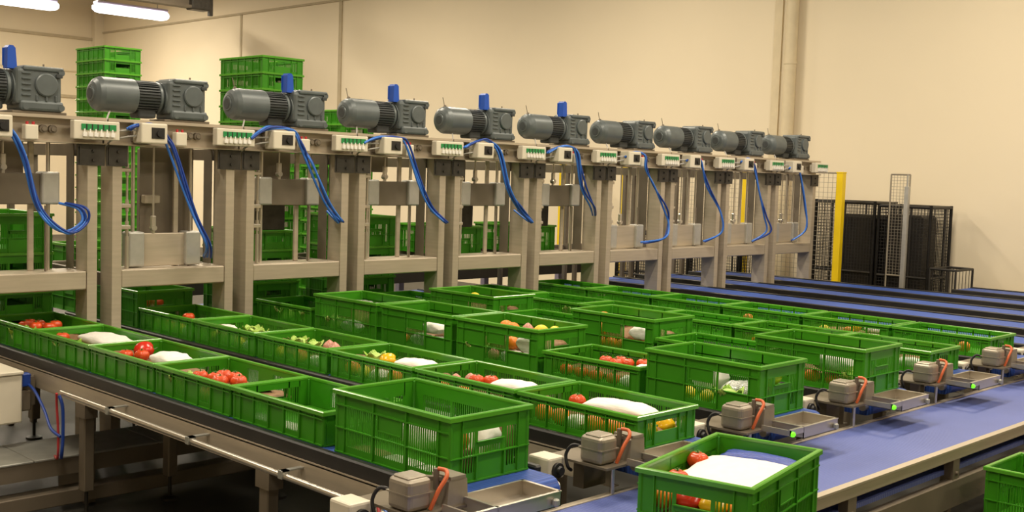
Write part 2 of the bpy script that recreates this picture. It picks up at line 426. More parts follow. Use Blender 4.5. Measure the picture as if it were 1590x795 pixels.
def lane(k):
    y0 = lane_y(k); x0 = -7.1
    if k == 11: y0 = 10.80; x0 = -4.60
    t = thing('lane_conveyor', lane_lab[k], 'conveyor', (0, y0, 0), 0, 'parallel lane conveyors')
    w0, w1 = -0.015, CW + 0.015
    x1 = -2.46; r = 0.042; zc = ZB - r
    # belt with rounded nose
    prof = [(x0, ZB), (x1, ZB)] + [(x1 + r * sin(a), zc + r * cos(a)) for a in [pi * i / 10 for i in range(1, 11)]] + [(x0, ZB - 2 * r)]
    MB().prism(prof, 'y', w0 + 0.01, w1 - 0.01).ob('belt', m_belt, t)
    for s_, (a, c) in ((0, (w0 - 0.035, w0)), (1, (w1, w1 + 0.035))):
        top = ZB + 0.010
        # black wear rail on top of a folded steel side frame
        xr = x1 - 0.08
        MB().cbox(x0, xr, a + 0.002, c - 0.002, ZB - 0.045, top, 0.006).ob('guide_rail', m_black, t)
        mb = MB()
        o_ = a - 0.006 if s_ == 0 else c + 0.002
        mb.box(x0, xr, o_, o_ + 0.004, ZB - 0.132, ZB - 0.040)
        mb.box(x0, xr, min(o_, a), max(o_ + 0.004, c), ZB - 0.050, ZB - 0.045)
        mb.box(x0, xr, min(o_, a), max(o_ + 0.004, c), ZB - 0.135, ZB - 0.131)
        mb.ob('side_frame', m_steel, t)
    MB().cyl((x1, w0 - 0.02, zc), (x1, w1 + 0.02, zc), 0.018, 12).ob('end_roller', m_steel_l, t)
    if k <= 2 or k == 10:
        for lx in ((-6.6, -5.0, -3.5) if k == 1 else (-6.2, -4.7, -3.2)):
            for a in (w0 - 0.035, w1 - 0.01):
                g = MB().cbox(lx - 0.03, lx + 0.03, a, a + 0.05, 0.12, ZB - 0.085, 0.005)
                g.box(lx - 0.045, lx + 0.045, a - 0.006, a + 0.056, ZB - 0.20, ZB - 0.135)
                g = g.ob('leg', m_steel_d, t)
                MB().cyl((lx, a + 0.025, 0.018), (lx, a + 0.025, 0.13), 0.009, 10).lathe((lx, a + 0.025, 0.0), (0, 0, 1), [(0, 0.045), (0.012, 0.045), (0.02, 0.02)], 16).ob('foot', m_dark, g)
    else:
        for lx in ((-6.4, -3.0) if k < 11 else (-4.2, -3.0)):
            for a in (w0 - 0.035, w1 - 0.01):
                MB().cbox(lx - 0.03, lx + 0.03, a, a + 0.05, 0.0, ZB - 0.085, 0.005).ob('leg', m_steel_d, t)
    for lx in (-5.6, -4.6, -3.6, -2.7):
        if lx > x0: MB().box(lx - 0.02, lx + 0.02, w0 - 0.03, w1 + 0.03, ZB - 0.128, ZB - 0.09).ob('cross_brace', m_steel_d, t)
    if k == 1:
        zc = -1.062 + H; yc = 2.215 - y0
        pts = [(-5.02, yc, zc - 0.24), (-5.02, yc, zc - 0.05), (-5.0, yc, zc - 0.01), (-4.96, yc, zc), (-4.0, yc, zc - 0.004), (-2.62, yc, zc - 0.012)]
        c = MB().tube([(-5.03, yc, zc), (-4.0, yc, zc - 0.003), (-2.60, yc, zc - 0.012)], 0.0115, 10).ob('conduit', m_steel_l, t)
        for lx in (-4.55, -3.88, -3.25, -2.75):
            MB().box(lx - 0.012, lx + 0.012, yc - 0.012, w0 - 0.03, zc + 0.008, zc + 0.013).box(lx - 0.012, lx + 0.012, yc - 0.016, yc + 0.016, zc - 0.016, zc + 0.013).ob('conduit_clip', m_zinc, c)
for k in range(1, 12): lane(k)

# grey infill plates between the first lanes
def infill(k, label):
    y0 = lane_y(k) + CW + 0.056; y1 = lane_y(k + 1) - 0.058
    b = MB().box(-6.9, -3.2, y0 + 0.004, y1 - 0.004, ZB - 0.016, ZB - 0.010).box(-6.9, -3.2, y0 + 0.004, y0 + 0.010, ZB - 0.07, ZB - 0.010).box(-6.9, -3.2, y1 - 0.010, y1 - 0.004, ZB - 0.07, ZB - 0.010)
    tag(b.ob('cover_plate', m_zinc), label, 'cover plate')
infill(1, 'grey metal cover plate in the gap between the two nearest crate rows')

# ------------------------------------------------------------------ collecting conveyor across the lane ends
t = thing('collecting_conveyor', 'wide blue collecting conveyor running across all the lane ends', 'conveyor', (0, 0, 0))
zc = -1.085 + H
MB().prism([(-2.40, zc), (-1.885, zc), (-1.885, zc - 0.012), (-2.40, zc - 0.012)], 'y', 1.4, 10.7).ob('belt', m_belt2, t)
MB().prism([(-2.38, zc - 0.052), (-1.888, zc - 0.052), (-1.888, zc - 0.070), (-2.38, zc - 0.070)], 'y', 1.4, 10.7).ob('return_belt', m_belt2, t)
b = MB().cbox(-1.885, -1.850, 1.4, 10.7, zc - 0.006, zc + 0.040, 0.004)
b.box(-1.875, -1.845, 1.4, 10.7, zc + 0.038, zc + 0.046)
b.ob('near_rail', m_steel, t)
MB().cbox(-1.882, -1.848, 1.4, 10.7, zc - 0.20, zc - 0.085, 0.004).ob('lower_rail', m_steel_d, t)
for i in range(11):
    y = 1.9 + i * 0.86
    MB().box(-1.89, -1.852, y - 0.03, y + 0.03, zc - 0.19, zc - 0.004).cyl((-1.852, y, zc - 0.06), (-1.842, y, zc - 0.06), 0.008, 8).ob('rail_bracket', m_steel_d, t)
b = MB().cbox(-2.425, -2.400, 1.4, 10.7, zc - 0.20, zc + 0.006, 0.003)
b.ob('far_rail', m_steel, t)
for y in (2.2, 3.9, 5.6, 7.3, 9.0, 10.5):
    for x in (-2.40, -1.93):
        MB().cbox(x, x + 0.05, y, y + 0.05, 0, zc - 0.19, 0.004).ob('leg', m_steel_d, t)

# ------------------------------------------------------------------ crate stoppers with trays at each lane end
stop_lab = {1: 'steel crate stopper with orange cable at the end of the nearest lane',
            2: 'steel crate stopper with white sensor box beside the loose crate on the collecting belt',
            3: 'steel crate stopper with open tray below the tall crate holding a green pepper',
            4: 'steel crate stopper with open tray below the tall crate with white bars and oranges',
            5: 'steel crate stopper with open tray at the end of the fifth lane',
            6: 'steel crate stopper at the farthest occupied lane end, by the right edge',
            7: 'steel crate stopper at the first empty lane, cut by the right edge'}
def stopper(k):
    y0 = lane_y(k); z = H
    t = thing('crate_stopper', stop_lab[k], 'crate stopper', (0, y0, z), 0, 'crate stoppers at the lane ends')
    # carrier plate and bracket beside the conveyor frame
    MB().box(-2.64, -2.375, -0.290, -0.062, -0.985, -0.977).box(-2.60, -2.55, -0.20, -0.08, -1.10, -0.985).box(-2.60, -2.55, -0.10, -0.055, -1.02, -0.985).ob('base_plate', m_steel_d, t)
    MB().cbox(-2.505, -2.405, -0.285, -0.195, -0.977, -0.882, 0.016, seg=3).cbox(-2.49, -2.42, -0.275, -0.205, -0.888, -0.876, 0.004).box(-2.507, -2.403, -0.287, -0.193, -0.928, -0.924).ob('housing', m_stop, t)
    MB().prism([(-0.155, -0.977), (-0.072, -0.977), (-0.078, -0.902), (-0.090, -0.892), (-0.140, -0.892), (-0.150, -0.902)], 'x', -2.465, -2.385).box(-2.467, -2.383, -0.145, -0.085, -0.896, -0.888).ob('actuator', m_stop, t)
    MB().prism([(-2.50, -0.196), (-2.47, -0.196), (-2.415, -0.150), (-2.435, -0.140)], 'z', -0.905, -0.893).cyl((-2.43, -0.16, -0.93), (-2.43, -0.16, -0.868), 0.009, 10).ob('stop_arm', m_steel_d, t)
    MB().tube([(-2.402, -0.205, -0.976), (-2.396, -0.200, -0.955), (-2.390, -0.185, -0.92), (-2.386, -0.160, -0.885), (-2.400, -0.150, -0.870), (-2.425, -0.158, -0.868)], 0.0065, 8).ob('orange_cable', m_orange_c, t)
    MB().tube([(-2.505, -0.27, -0.93), (-2.53, -0.29, -0.925), (-2.55, -0.30, -0.96), (-2.54, -0.30, -1.00), (-2.55, -0.27, -1.02)], 0.006, 8).ob('black_cable', m_black, t)
    # white sensor box with round black socket, hung outside the plate
    s = MB().cbox(-2.66, -2.56, -0.375, -0.292, -1.045, -0.968, 0.008, seg=2).box(-2.655, -2.645, -0.37, -0.297, -1.10, -1.045).ob('sensor_box', m_box, t)
    MB().lathe((-2.56, -0.334, -1.012), (1, 0, 0), [(0, 0.026), (0.012, 0.026), (0.014, 0.017), (0.025, 0.015)], 16).ob('socket', m_black, s)
    MB().box(-2.63, -2.59, -0.30, -0.27, -1.03, -0.985).ob('sensor_foot', m_zinc, t)
    # open sheet metal tray with folded rims and a thin front bar
    b = MB()
    xa, xb_, yi, yb_ = -2.408, -2.245, -0.085, 0.185
    zt = -0.958
    for (p, q, u_, v_) in ((xa, xb_, yb_ - 0.003, yb_), (xa, xb_, yi, yi + 0.003), (xa, xa + 0.003, yi, yb_), (xb_ - 0.003, xb_, yi, yb_)):
        b.box(p, q, u_, v_, zt - 0.045, zt)
    b.box(xa, xb_, yb_ - 0.010, yb_ + 0.002, zt, zt + 0.003).box(xb_ - 0.010, xb_ + 0.002, yi - 0.10, yb_, zt, zt + 0.003).box(xa, xa + 0.008, yi, yb_, zt, zt + 0.003).box(xa, xb_, yi - 0.004, yi + 0.006, zt, zt + 0.003)
    b.box(xb_ - 0.003, xb_, yi - 0.10, yi, zt - 0.02, zt).box(-2.375, xb_, yi - 0.10, yi - 0.092, zt - 0.022, zt)
    b.box(xa, xb_, yi, yb_, zt - 0.045, zt - 0.042)
    b.ob('tray', m_steel_l, t)
    MB().cyl((-2.405, -0.22, -1.08), (-2.405, -0.22, -0.984), 0.008, 8).ob('tray_post', m_steel_l, t)
    MB().cbox(xb_ + 0.002, xb_ + 0.020, 0.14, 0.16, -0.995, -0.972, 0.004).ob('tray_clip', m_zinc, t)
    if k in (3, 4, 5, 6):
        MB().lathe((-2.243, -0.175, -0.972), (1, 0, 0), [(0, 0.011), (0.008, 0.010), (0.013, 0.004)], 12).ob('signal_light', m_led, t)
for k in range(1, 8): stopper(k)

# ------------------------------------------------------------------ crates on the lanes
def lane_crate(kind, k, xs, what, n=None):
    g = 'short green crates on the lanes' if kind.startswith('short') else 'tall green crates on the lanes'
    return crate(kind, xs + 0.30, lane_y(k) + CW / 2, ZB, what, g)
LN = {}
def row(k, specs):
    for i, (kind, xs, lab) in enumerate(specs): LN[(k, i)] = (lane_crate(kind, k, xs, lab), kind, xs)
row(1, [('short', -6.87, 'short green crate with silvery packs in the shade at the left edge of the picture'),
        ('short', -6.255, 'short green crate of orange tomatoes, first lit one of the nearest row'),
        ('short', -5.642, 'short green crate holding one large white paper sheet and a tomato, nearest row'),
        ('short', -5.030, 'short green crate with dark red tomatoes and a round white bag, nearest row'),
        ('short', -4.418, 'short green crate with a clump of bright red tomatoes, nearest row'),
        ('short', -3.808, 'nearly empty short green crate left of the large front crate'),
        ('tall', -3.150, 'tall green crate standing largest at the front end of the nearest lane')])
row(2, [('tall', -6.82, 'tall green crate in shade under the second machine with a tomato'),
        ('short_slit', -6.195, 'short green crate with a single tomato, rearmost lit one of the second row'),
        ('short_slit', -5.572, 'short green crate with small white parcel and green leaves, second row'),
        ('short_slit', -4.950, 'short green crate with lettuce and pink onion, third lit one of the second row'),
        ('short_slit', -4.325, 'short green crate with yellow pepper beside a white bag, second row'),
        ('short_slit', -3.702, 'short green crate with tomatoes, brown rolls and white bag, second row'),
        ('short_slit', -3.078, 'short green crate at the front end of the second row, oranges behind its slits')])
row(3, [('short_slit', -6.270, 'short green crate rearmost in the third row, pale cabbage at its side'),
        ('tall', -5.640, 'tall green crate with shiny film packs, rearmost tall one of the third row'),
        ('tall_open', -5.000, 'tall green crate with white bag behind its slits, middle tall one of the third row'),
        ('tall_open', -4.370, 'tall green crate with two lemons and oranges at its rim, third row'),
        ('short_slit', -3.735, 'short green crate with red tomatoes between two tall crates, third row'),
        ('tall_open', -3.105, 'tall green crate at the end of the third row, green pepper in its handle hole')])
row(4, [('short_slit', -6.17, 'short green crate in the shade under the fourth machine'),
        ('tall', -5.545, 'tall green crate with one lemon, rearmost tall one of the fourth row'),
        ('short_slit', -4.925, 'short green crate hidden mostly behind the crate of lemons, fourth row'),
        ('tall_open', -4.305, 'tall green crate full of oranges with a white label, fourth row'),
        ('short_slit', -3.690, 'empty short green crate just behind the pepper crate, fourth row'),
        ('tall', -3.075, 'tall green crate at the end of the fourth row with white paper behind its bars')])
row(5, [('short_slit', -6.22, 'short green crate rearmost in the fifth row, at the fifth machine'),
        ('short_slit', -5.600, 'short green crate second from the machines in the fifth row'),
        ('short_slit', -4.985, 'short green crate third from the machines in the fifth row'),
        ('short_slit', -4.370, 'short green crate fourth from the machines in the fifth row, behind the orange crate'),
        ('short_slit', -3.755, 'short green crate with yellow pepper and white bags in the fifth row'),
        ('short_slit', -3.140, 'short green crate at the end of the fifth row by the collecting belt')])
row(6, [('short_slit', -6.260, 'short green crate rearmost of the farthest crate row'),
        ('short_slit', -5.645, 'short green crate second from the machines in the farthest row'),
        ('short_slit', -5.030, 'short green crate third from the machines in the farthest row'),
        ('short_slit', -4.410, 'short green crate fourth from the machines in the farthest row'),
        ('short_slit', -3.790, 'short green crate second from the end of the farthest row'),
        ('short_slit', -3.165, 'short green crate at the right end of the farthest row')])
MX, MY, MR = -1.935, 2.985, radians(11.3) + pi / 2
ZC = -1.085 + H
loose = crate('tall', MX, MY, ZC + 0.001, 'loose tall green crate riding alone on the wide blue collecting belt', 'crate on the collecting belt', MR)

# magazines of stacked crates inside the machines
def stack(kinds, x, y, z, where, group, rot=0, jit=0.0):
    rng = random.Random(int(abs(x * 91 + y * 57)))
    for i, kd in enumerate(kinds):
        h = HT if kd.startswith('tall') else HS
        n = len(kinds)
        if n == 1: pos = 'single'
        elif i == 0: pos = 'bottom'
        elif i == n - 1: pos = 'topmost'
        else: pos = 'middle'
        if n > 6 and 0 < i < n - 1:
            lab = 'green crate within the ' + where; g = group + ', middle crates'
        else: lab = pos + ' green crate of the ' + where; g = group
        c = crate(kd, x + rng.uniform(-jit, jit), y + rng.uniform(-jit, jit), z, lab, g, rot)
        z += h - 0.007
XS = -6.335 - 0.30
# lanes 1 and 2 already have a shaded crate there: stacks stand further back in the magazine
stack(['short_slit', 'tall', 'tall'], -6.57, lane_y(1) + CW / 2, ZB + HS - 0.007, 'stack inside the leftmost machine', 'stack in the leftmost machine')
stack(['tall', 'tall'], -7.15, lane_y(2) + CW / 2, ZB, 'stack behind the lowered carriage of the second machine', 'stack in the second machine')
stack(['tall', 'tall', 'short_slit'], -6.64, lane_y(3) + CW / 2, ZB, 'stack inside the third machine', 'stack in the third machine')
stack(['tall', 'tall', 'tall'], -6.64, lane_y(4) + CW / 2, ZB, 'stack inside the fourth machine', 'stack in the fourth machine')
crate('tall', -6.62, lane_y(5) + CW / 2, H - 0.635, 'single green crate held up inside the fifth machine', 'crates held inside machines')
crate('tall', -6.62, lane_y(6) + CW / 2, H - 0.635, 'single green crate held up inside the sixth machine', 'crates held inside machines')
# high stacks standing on the floor behind the machines
def tower(x, y, ztop, kind, where, g):
    h = (HT if kind == 'tall' else HS) - 0.007
    n = int((ztop - 0.15) / h)
    z0 = ztop - n * h - 0.007
    pal = thing('pallet_dolly', 'grey dolly under the ' + where, 'dolly', (x, y, 0), 0)
    MB().cbox(-0.3, 0.3, -0.19, 0.19, z0 - 0.05, z0, 0.008).ob('deck', m_dark, pal)
    for sx in (-0.24, 0.24):
        for sy in (-0.14, 0.14):
            MB().cyl((sx, sy - 0.012, 0.05), (sx, sy + 0.012, 0.05), 0.05, 16).box(sx - 0.02, sx + 0.02, sy - 0.018, sy + 0.018, 0.06, z0 - 0.05).ob('caster', m_black, pal)
    stack([kind] * n, x, y, z0, where, g)
tower(-10.50, 5.075, 1.068 + H, 'short_slit', 'high stack at the upper left behind machine two', 'leftmost high stack')
tower(-7.60, 4.91, 0.820 + H, 'short_slit', 'high stack rising behind the third motor', 'high stack behind the third machine')
tower(-8.20, 6.085, 0.500 + H, 'short_slit', 'lower stack peeking out between third and fourth motors', 'lower stack behind the fourth machine')

# ------------------------------------------------------------------ machines
XF = -5.92
mach_lab = ['leftmost lifting machine, cut by the left edge, with hanging blue hose loop',
            'second lifting machine from the left, carriage lowered, no blue cap on its motor',
            'third lifting machine from the left, carriage raised, green stack behind its motor',
            'fourth lifting machine from the left, blue cap on gearbox against bare wall',
            'fifth lifting machine from the left, carriage raised above a single green crate',
            'sixth lifting machine from the left, the last with a blue cap on its gearbox',
            'seventh lifting machine from the left, carriage lowered, no blue cap',
            'eighth lifting machine from the left, third from the yellow post end',
            'ninth lifting machine from the left, yellow post seen through its frame',
            'tenth lifting machine, rightmost of the row next to the wire fence']
HOSE = {0: [(0.229, 0.174), (0.283, 0.105), (0.341, -0.016), (0.391, -0.213), (0.458, -0.33), (0.561, -0.385), (0.648, -0.331), (0.64, -0.263), (0.584, -0.239)],
1: [(0.052, 0.175), (0.107, 0.199), (0.203, 0.20), (0.273, 0.133), (0.321, 0.045), (0.438, -0.281), (0.539, -0.46), (0.587, -0.544)],
2: [(-0.025, 0.158), (0.04, 0.206), (0.126, 0.23), (0.269, 0.214), (0.342, 0.115), (0.392, 0.025), (0.525, -0.213), (0.648, -0.344), (0.62, -0.27)],
3: [(-0.032, 0.166), (0.099, 0.209), (0.235, 0.211), (0.32, 0.168), (0.442, -0.087), (0.552, -0.248), (0.686, -0.351), (0.65, -0.27)],
4: [(0.002, 0.167), (0.124, 0.217), (0.232, 0.236), (0.352, 0.158), (0.449, -0.097), (0.578, -0.252), (0.7, -0.358), (0.66, -0.27)],
5: [(0.019, 0.167), (0.146, 0.215), (0.271, 0.22), (0.35, 0.164), (0.439, -0.084), (0.564, -0.235), (0.703, -0.312)],
6: [(0.097, 0.169), (0.22, 0.21), (0.35, 0.182), (0.374, 0.077), (0.497, -0.071), (0.671, -0.26), (0.726, -0.398), (0.661, -0.508), (0.503, -0.548)],
7: [(0.091, 0.158), (0.211, 0.201), (0.31, 0.165), (0.425, -0.06), (0.623, -0.289), (0.678, -0.464), (0.533, -0.555)],
8: [(0.092, 0.172), (0.217, 0.211), (0.321, 0.143), (0.42, -0.108), (0.55, -0.321), (0.61, -0.475), (0.482, -0.565)],
9: [(0.09, 0.135), (0.205, 0.182), (0.296, 0.115), (0.428, -0.227), (0.488, -0.453), (0.364, -0.573)]}

def motor_parts(t, mount):
    """gear motor: axis along y, local x = 0 at the front plane of the frame"""
    ax, az, r = -0.085, 0.362, 0.096
    fc = MB().lathe((ax, -0.085, az), (0, 1, 0), [(0.0, 0.050), (0.004, 0.066), (0.020, r - 0.012), (0.045, r), (0.235, r), (0.24, r - 0.01)], 28)
    fc.lathe((ax, -0.092, az), (0, 1, 0), [(0, 0.040), (0.012, 0.044)], 20)
    fc = fc.ob('fan_cover', m_motor, t)
    MB().lathe((ax, -0.094, az), (0, 1, 0), [(0, 0.030), (0.004, 0.034)], 20).ob('vent_ring', m_motor_d, fc)
    fb = MB().lathe((ax, 0.150, az), (0, 1, 0), [(0, r - 0.013), (0.135, r - 0.013)], 24)
    for i in range(34):
        a = 2 * pi * i / 34; u = Vector((cos(a), 0, sin(a))); w_ = Vector((-sin(a), 0, cos(a))) * 0.003
        p0 = Vector((ax, 0.153, az)) + u * (r - 0.025); p1 = Vector((ax, 0.153, az)) + u * (r - 0.004); d = Vector((0, 0.125, 0))
        fb.add([p0 - w_, p1 - w_, p1 + w_, p0 + w_, p0 - w_ + d, p1 - w_ + d, p1 + w_ + d, p0 + w_ + d], [(0, 1, 2, 3), (4, 7, 6, 5), (0, 4, 5, 1), (1, 5, 6, 2), (2, 6, 7, 3), (3, 7, 4, 0)])
    fb.ob('finned_housing', m_motor_d, t)
    MB().cbox(ax - 0.06, ax + 0.05, 0.165, 0.275, az - 0.118, az - 0.06, 0.012, seg=2).ob('terminal_box', m_motor_d, t)
    MB().lathe((ax, 0.280, az), (0, 1, 0), [(0, r - 0.016), (0.004, r - 0.006), (0.018, r - 0.006), (0.022, r - 0.028), (0.034, r - 0.03), (0.036, r - 0.008), (0.048, r - 0.008)], 28).ob('flange', m_motor, t)
    g = MB()
    x0, x1, y0, y1, z0, z1 = -0.165, 0.015, 0.318, 0.570, 0.243, 0.470
    g.cbox(x0, x1, y0, y1 - 0.012, z0 + 0.028, z1 - 0.004, 0.022, seg=3)
    g.cbox(x0 - 0.004, x1 + 0.006, y0 + 0.02, y1 - 0.004, z0, z0 + 0.055, 0.014, seg=2)
    g.cbox(x0 - 0.004, x1 + 0.008, y0 + 0.035, y1 - 0.004, z1 - 0.022, z1 + 0.004, 0.008, seg=2)
    for (yy, zz) in ((y1 - 0.018, z0 + 0.022), (y1 - 0.018, z1 - 0.022), (y0 + 0.05, z0 + 0.022)):
        g.lathe((x0, yy, zz), (1, 0, 0), [(0, 0.017), (x1 - x0 + 0.008, 0.017)], 14)
    for i in range(5):
        zz = z0 + 0.075 + i * 0.028
        g.cbox(x1 - 0.02, x1 + 0.007, y0 + 0.028, y0 + 0.075, zz, zz + 0.010, 0.003)
    for i in range(3):
        yy = y0 + 0.10 + i * 0.05
        g.cbox(x1 - 0.02, x1 + 0.008, yy, yy + 0.012, z0 + 0.05, z0 + 0.085, 0.004)
    g.lathe((ax, y0 - 0.004, az), (0, 1, 0), [(0, 0.088), (0.03, 0.095)], 28)
    gb = g.ob('gearbox', m_motor, t)
    MB().lathe((x1 - 0.004, y0 + 0.155, az + 0.018), (1, 0, 0), [(0, 0.060), (0.014, 0.060), (0.018, 0.054)], 28).ob('cover_disc', m_motor, gb)
    MB().cyl((ax + 0.05, y1 - 0.09, z1), (ax + 0.05, y1 - 0.09, z1 + 0.02), 0.005, 8).ob('breather', m_steel_d, gb)
    MB().cbox(x1 + 0.004, x1 + 0.016, y1 - 0.05, y1 - 0.015, z1 - 0.05, z1 - 0.03, 0.003).ob('plug', m_motor_d, gb)

def build_core():
    t = thing('lifting_machine', None, None)
    # four posts, the front ones folded channels
    for (ya, yb_, nm) in ((0.0, 0.055, 'l'), (0.705, 0.760, 'r')):
        p = MB().box(-0.004, 0.0, ya, yb_, -H, 0.085)
        if nm == 'l':
            p.box(-0.135, -0.004, ya, ya + 0.004, -H, 0.085).box(-0.135, -0.004, yb_ - 0.004, yb_, -H, 0.085)
            p.box(-0.139, -0.135, ya, yb_, -H, 0.085)
        else:
            p.box(-0.135, -0.004, ya, ya + 0.004, -H, 0.085).box(-0.135, -0.004, yb_ - 0.004, yb_, -H, 0.085)
            p.box(-0.139, -0.135, ya, yb_, -H, 0.085)
        p.ob('front_post', m_steel, t)
        MB().cbox(-1.12, -1.08, ya + 0.01, yb_ - 0.01, -H, 0.085, 0.004).ob('rear_post', m_steel_d, t)
        MB().box(-1.085, -0.13, ya + 0.01, yb_ - 0.01, 0.02, 0.085).ob('side_rail', m_steel_d, t)
        MB().box(-1.085, -0.13, ya + 0.01, yb_ - 0.01, -0.70, -0.63).ob('side_rail', m_steel_d, t)
        # head gusset plates; shade under the valve terminal is put into their dark colour
        y0, y1 = (ya - 0.038, yb_ + 0.03) if nm == 'l' else (ya - 0.06, yb_ + 0.038)
        MB().box(0.001, 0.006, y0, y1, -0.03, 0.085).box(0.006, 0.012, y0 + 0.01, y0 + 0.02, -0.02, 0.07).cyl((0.006, (ya + yb_) / 2, 0.0), (0.016, (ya + yb_) / 2, 0.0), 0.008, 6).cyl((0.006, (ya + yb_) / 2, 0.05), (0.016, (ya + yb_) / 2, 0.05), 0.008, 6).ob('shade_toned_gusset', m_dark_steel_shade, t)
    # side plate lining on the right (deep inner face)
    MB().box(-0.23, -0.139, 0.690, 0.694, -0.60, 0.085).ob('side_plate', m_steel_d, t)
    # crossbeam in a boxed section
    MB().cbox(-0.225, -0.001, 0.056, 0.704, -0.702, -0.602, 0.006).ob('crossbeam', m_steel, t)
    MB().cbox(-1.12, -1.085, 0.056, 0.704, -0.70, -0.64, 0.004).ob('rear_beam', m_steel_d, t)
    # head channel: web with upper and lower flanges
    MB().box(-0.17, 0.020, -0.035, 0.800, 0.222, 0.229).box(-0.17, 0.030, -0.035, 0.800, 0.085, 0.092).box(-0.035, -0.029, -0.035, 0.800, 0.092, 0.222).box(-0.17, -0.165, -0.035, 0.80, 0.092, 0.222).box(0.016, 0.020, -0.035, 0.8, 0.212, 0.222).ob('head_channel', m_steel, t)
    MB().cbox(-0.17, 0.01, 0.30, 0.585, 0.229, 0.243, 0.003).ob('motor_plate', m_steel_d, t)
    b = MB()
    for yy in (0.47, 0.52): b.lathe((-0.029, yy, 0.155), (1, 0, 0), [(0, 0.022), (0.02, 0.022), (0.022, 0.012), (0.03, 0.012)], 16)
    b.ob('bearing', m_steel_d, t)
    motor_parts(t, None)
    # valve terminal: white box, green sockets with white plugs
    v = MB().cbox(0.034, 0.085, 0.590, 0.845, 0.108, 0.208, 0.006, seg=2).box(0.0, 0.034, 0.62, 0.80, 0.12, 0.19).ob('valve_terminal', m_box, t)
    s = MB().box(0.085, 0.090, 0.630, 0.822, 0.158, 0.190).ob('socket_strip', m_tgreen, v)
    b = MB()
    for i in range(6):
        y = 0.636 + i * 0.031
        b.box(0.085, 0.098, y, y + 0.020, 0.124, 0.146).box(0.085, 0.094, y + 0.006, y + 0.012, 0.146, 0.164)
    b.ob('plugs', m_paper, v)
    b = MB()
    for i in range(5): b.box(0.0895, 0.0915, 0.654 + i * 0.031, 0.660 + i * 0.031, 0.160, 0.190)
    b.ob('socket_gap', m_dark, v)
    # switch box: white cube with black rotary switch
    s = MB().cbox(0.022, 0.120, 0.105, 0.262, 0.100, 0.212, 0.008, seg=2).ob('switch_box', m_box, t)
    k_ = MB().box(0.120, 0.123, 0.165, 0.242, 0.128, 0.188).ob('switch_face', m_dark, s)
    MB().lathe((0.123, 0.212, 0.156), (1, 0, 0), [(0, 0.020), (0.010, 0.018)], 14).ob('rotary_knob', m_black, s)
    MB().cbox(-0.02, 0.022, 0.11, 0.25, 0.11, 0.20, 0.004).ob('switch_bracket', m_steel_d, t)
    MB().tube([(0.07, 0.10, 0.17), (0.06, 0.03, 0.165), (0.03, -0.03, 0.16), (0.02, -0.05, 0.20), (0.0, -0.03, 0.24), (-0.04, 0.0, 0.27)], 0.005, 8).tube([(0.07, 0.10, 0.14), (0.06, 0.04, 0.13), (0.03, -0.02, 0.11), (0.0, -0.04, 0.08)], 0.005, 8).ob('grey_cable', m_cable_w, t)
    j = MB().cbox(0.0, 0.05, 0.352, 0.420, 0.095, 0.172, 0.006, seg=2).ob('junction_box', m_box, t)
    MB().cyl((0.025, 0.37, 0.17), (0.025, 0.37, 0.188), 0.008, 8).cyl((0.025, 0.402, 0.17), (0.025, 0.402, 0.188), 0.008, 8).ob('cable_gland', m_red, j)
    # guide rods from head channel down to the beam
    for y in (0.185, 0.545):
        MB().cyl((-0.13, y, -0.602), (-0.13, y, 0.086), 0.011, 12).ob('guide_rod', m_steel_l, t)
    MB().cbox(-0.16, -0.14, 0.445, 0.475, -0.602, 0.086, 0.003).ob('guide_bar', m_steel, t)
    MB().cyl((-0.09, 0.515, -0.602), (-0.09, 0.515, -0.25), 0.006, 8).ob('threaded_rod', m_steel_d, t)
    # pneumatic cylinder with clamps by the left post
    for z in (-0.06, -0.26, -0.38):
        MB().cbox(-0.10, -0.04, 0.056, 0.130, z, z + 0.022, 0.004).cyl((-0.06, 0.115, z - 0.02), (-0.06, 0.115, z + 0.045), 0.011, 10).ob('clamp', m_steel_l, t)
    MB().cyl((-0.06, 0.115, -0.602), (-0.06, 0.115, 0.086), 0.0065, 10).cyl((-0.06, 0.115, -0.60), (-0.06, 0.115, -0.42), 0.012, 10).ob('cylinder_rod', m_steel_l, t)
    return t

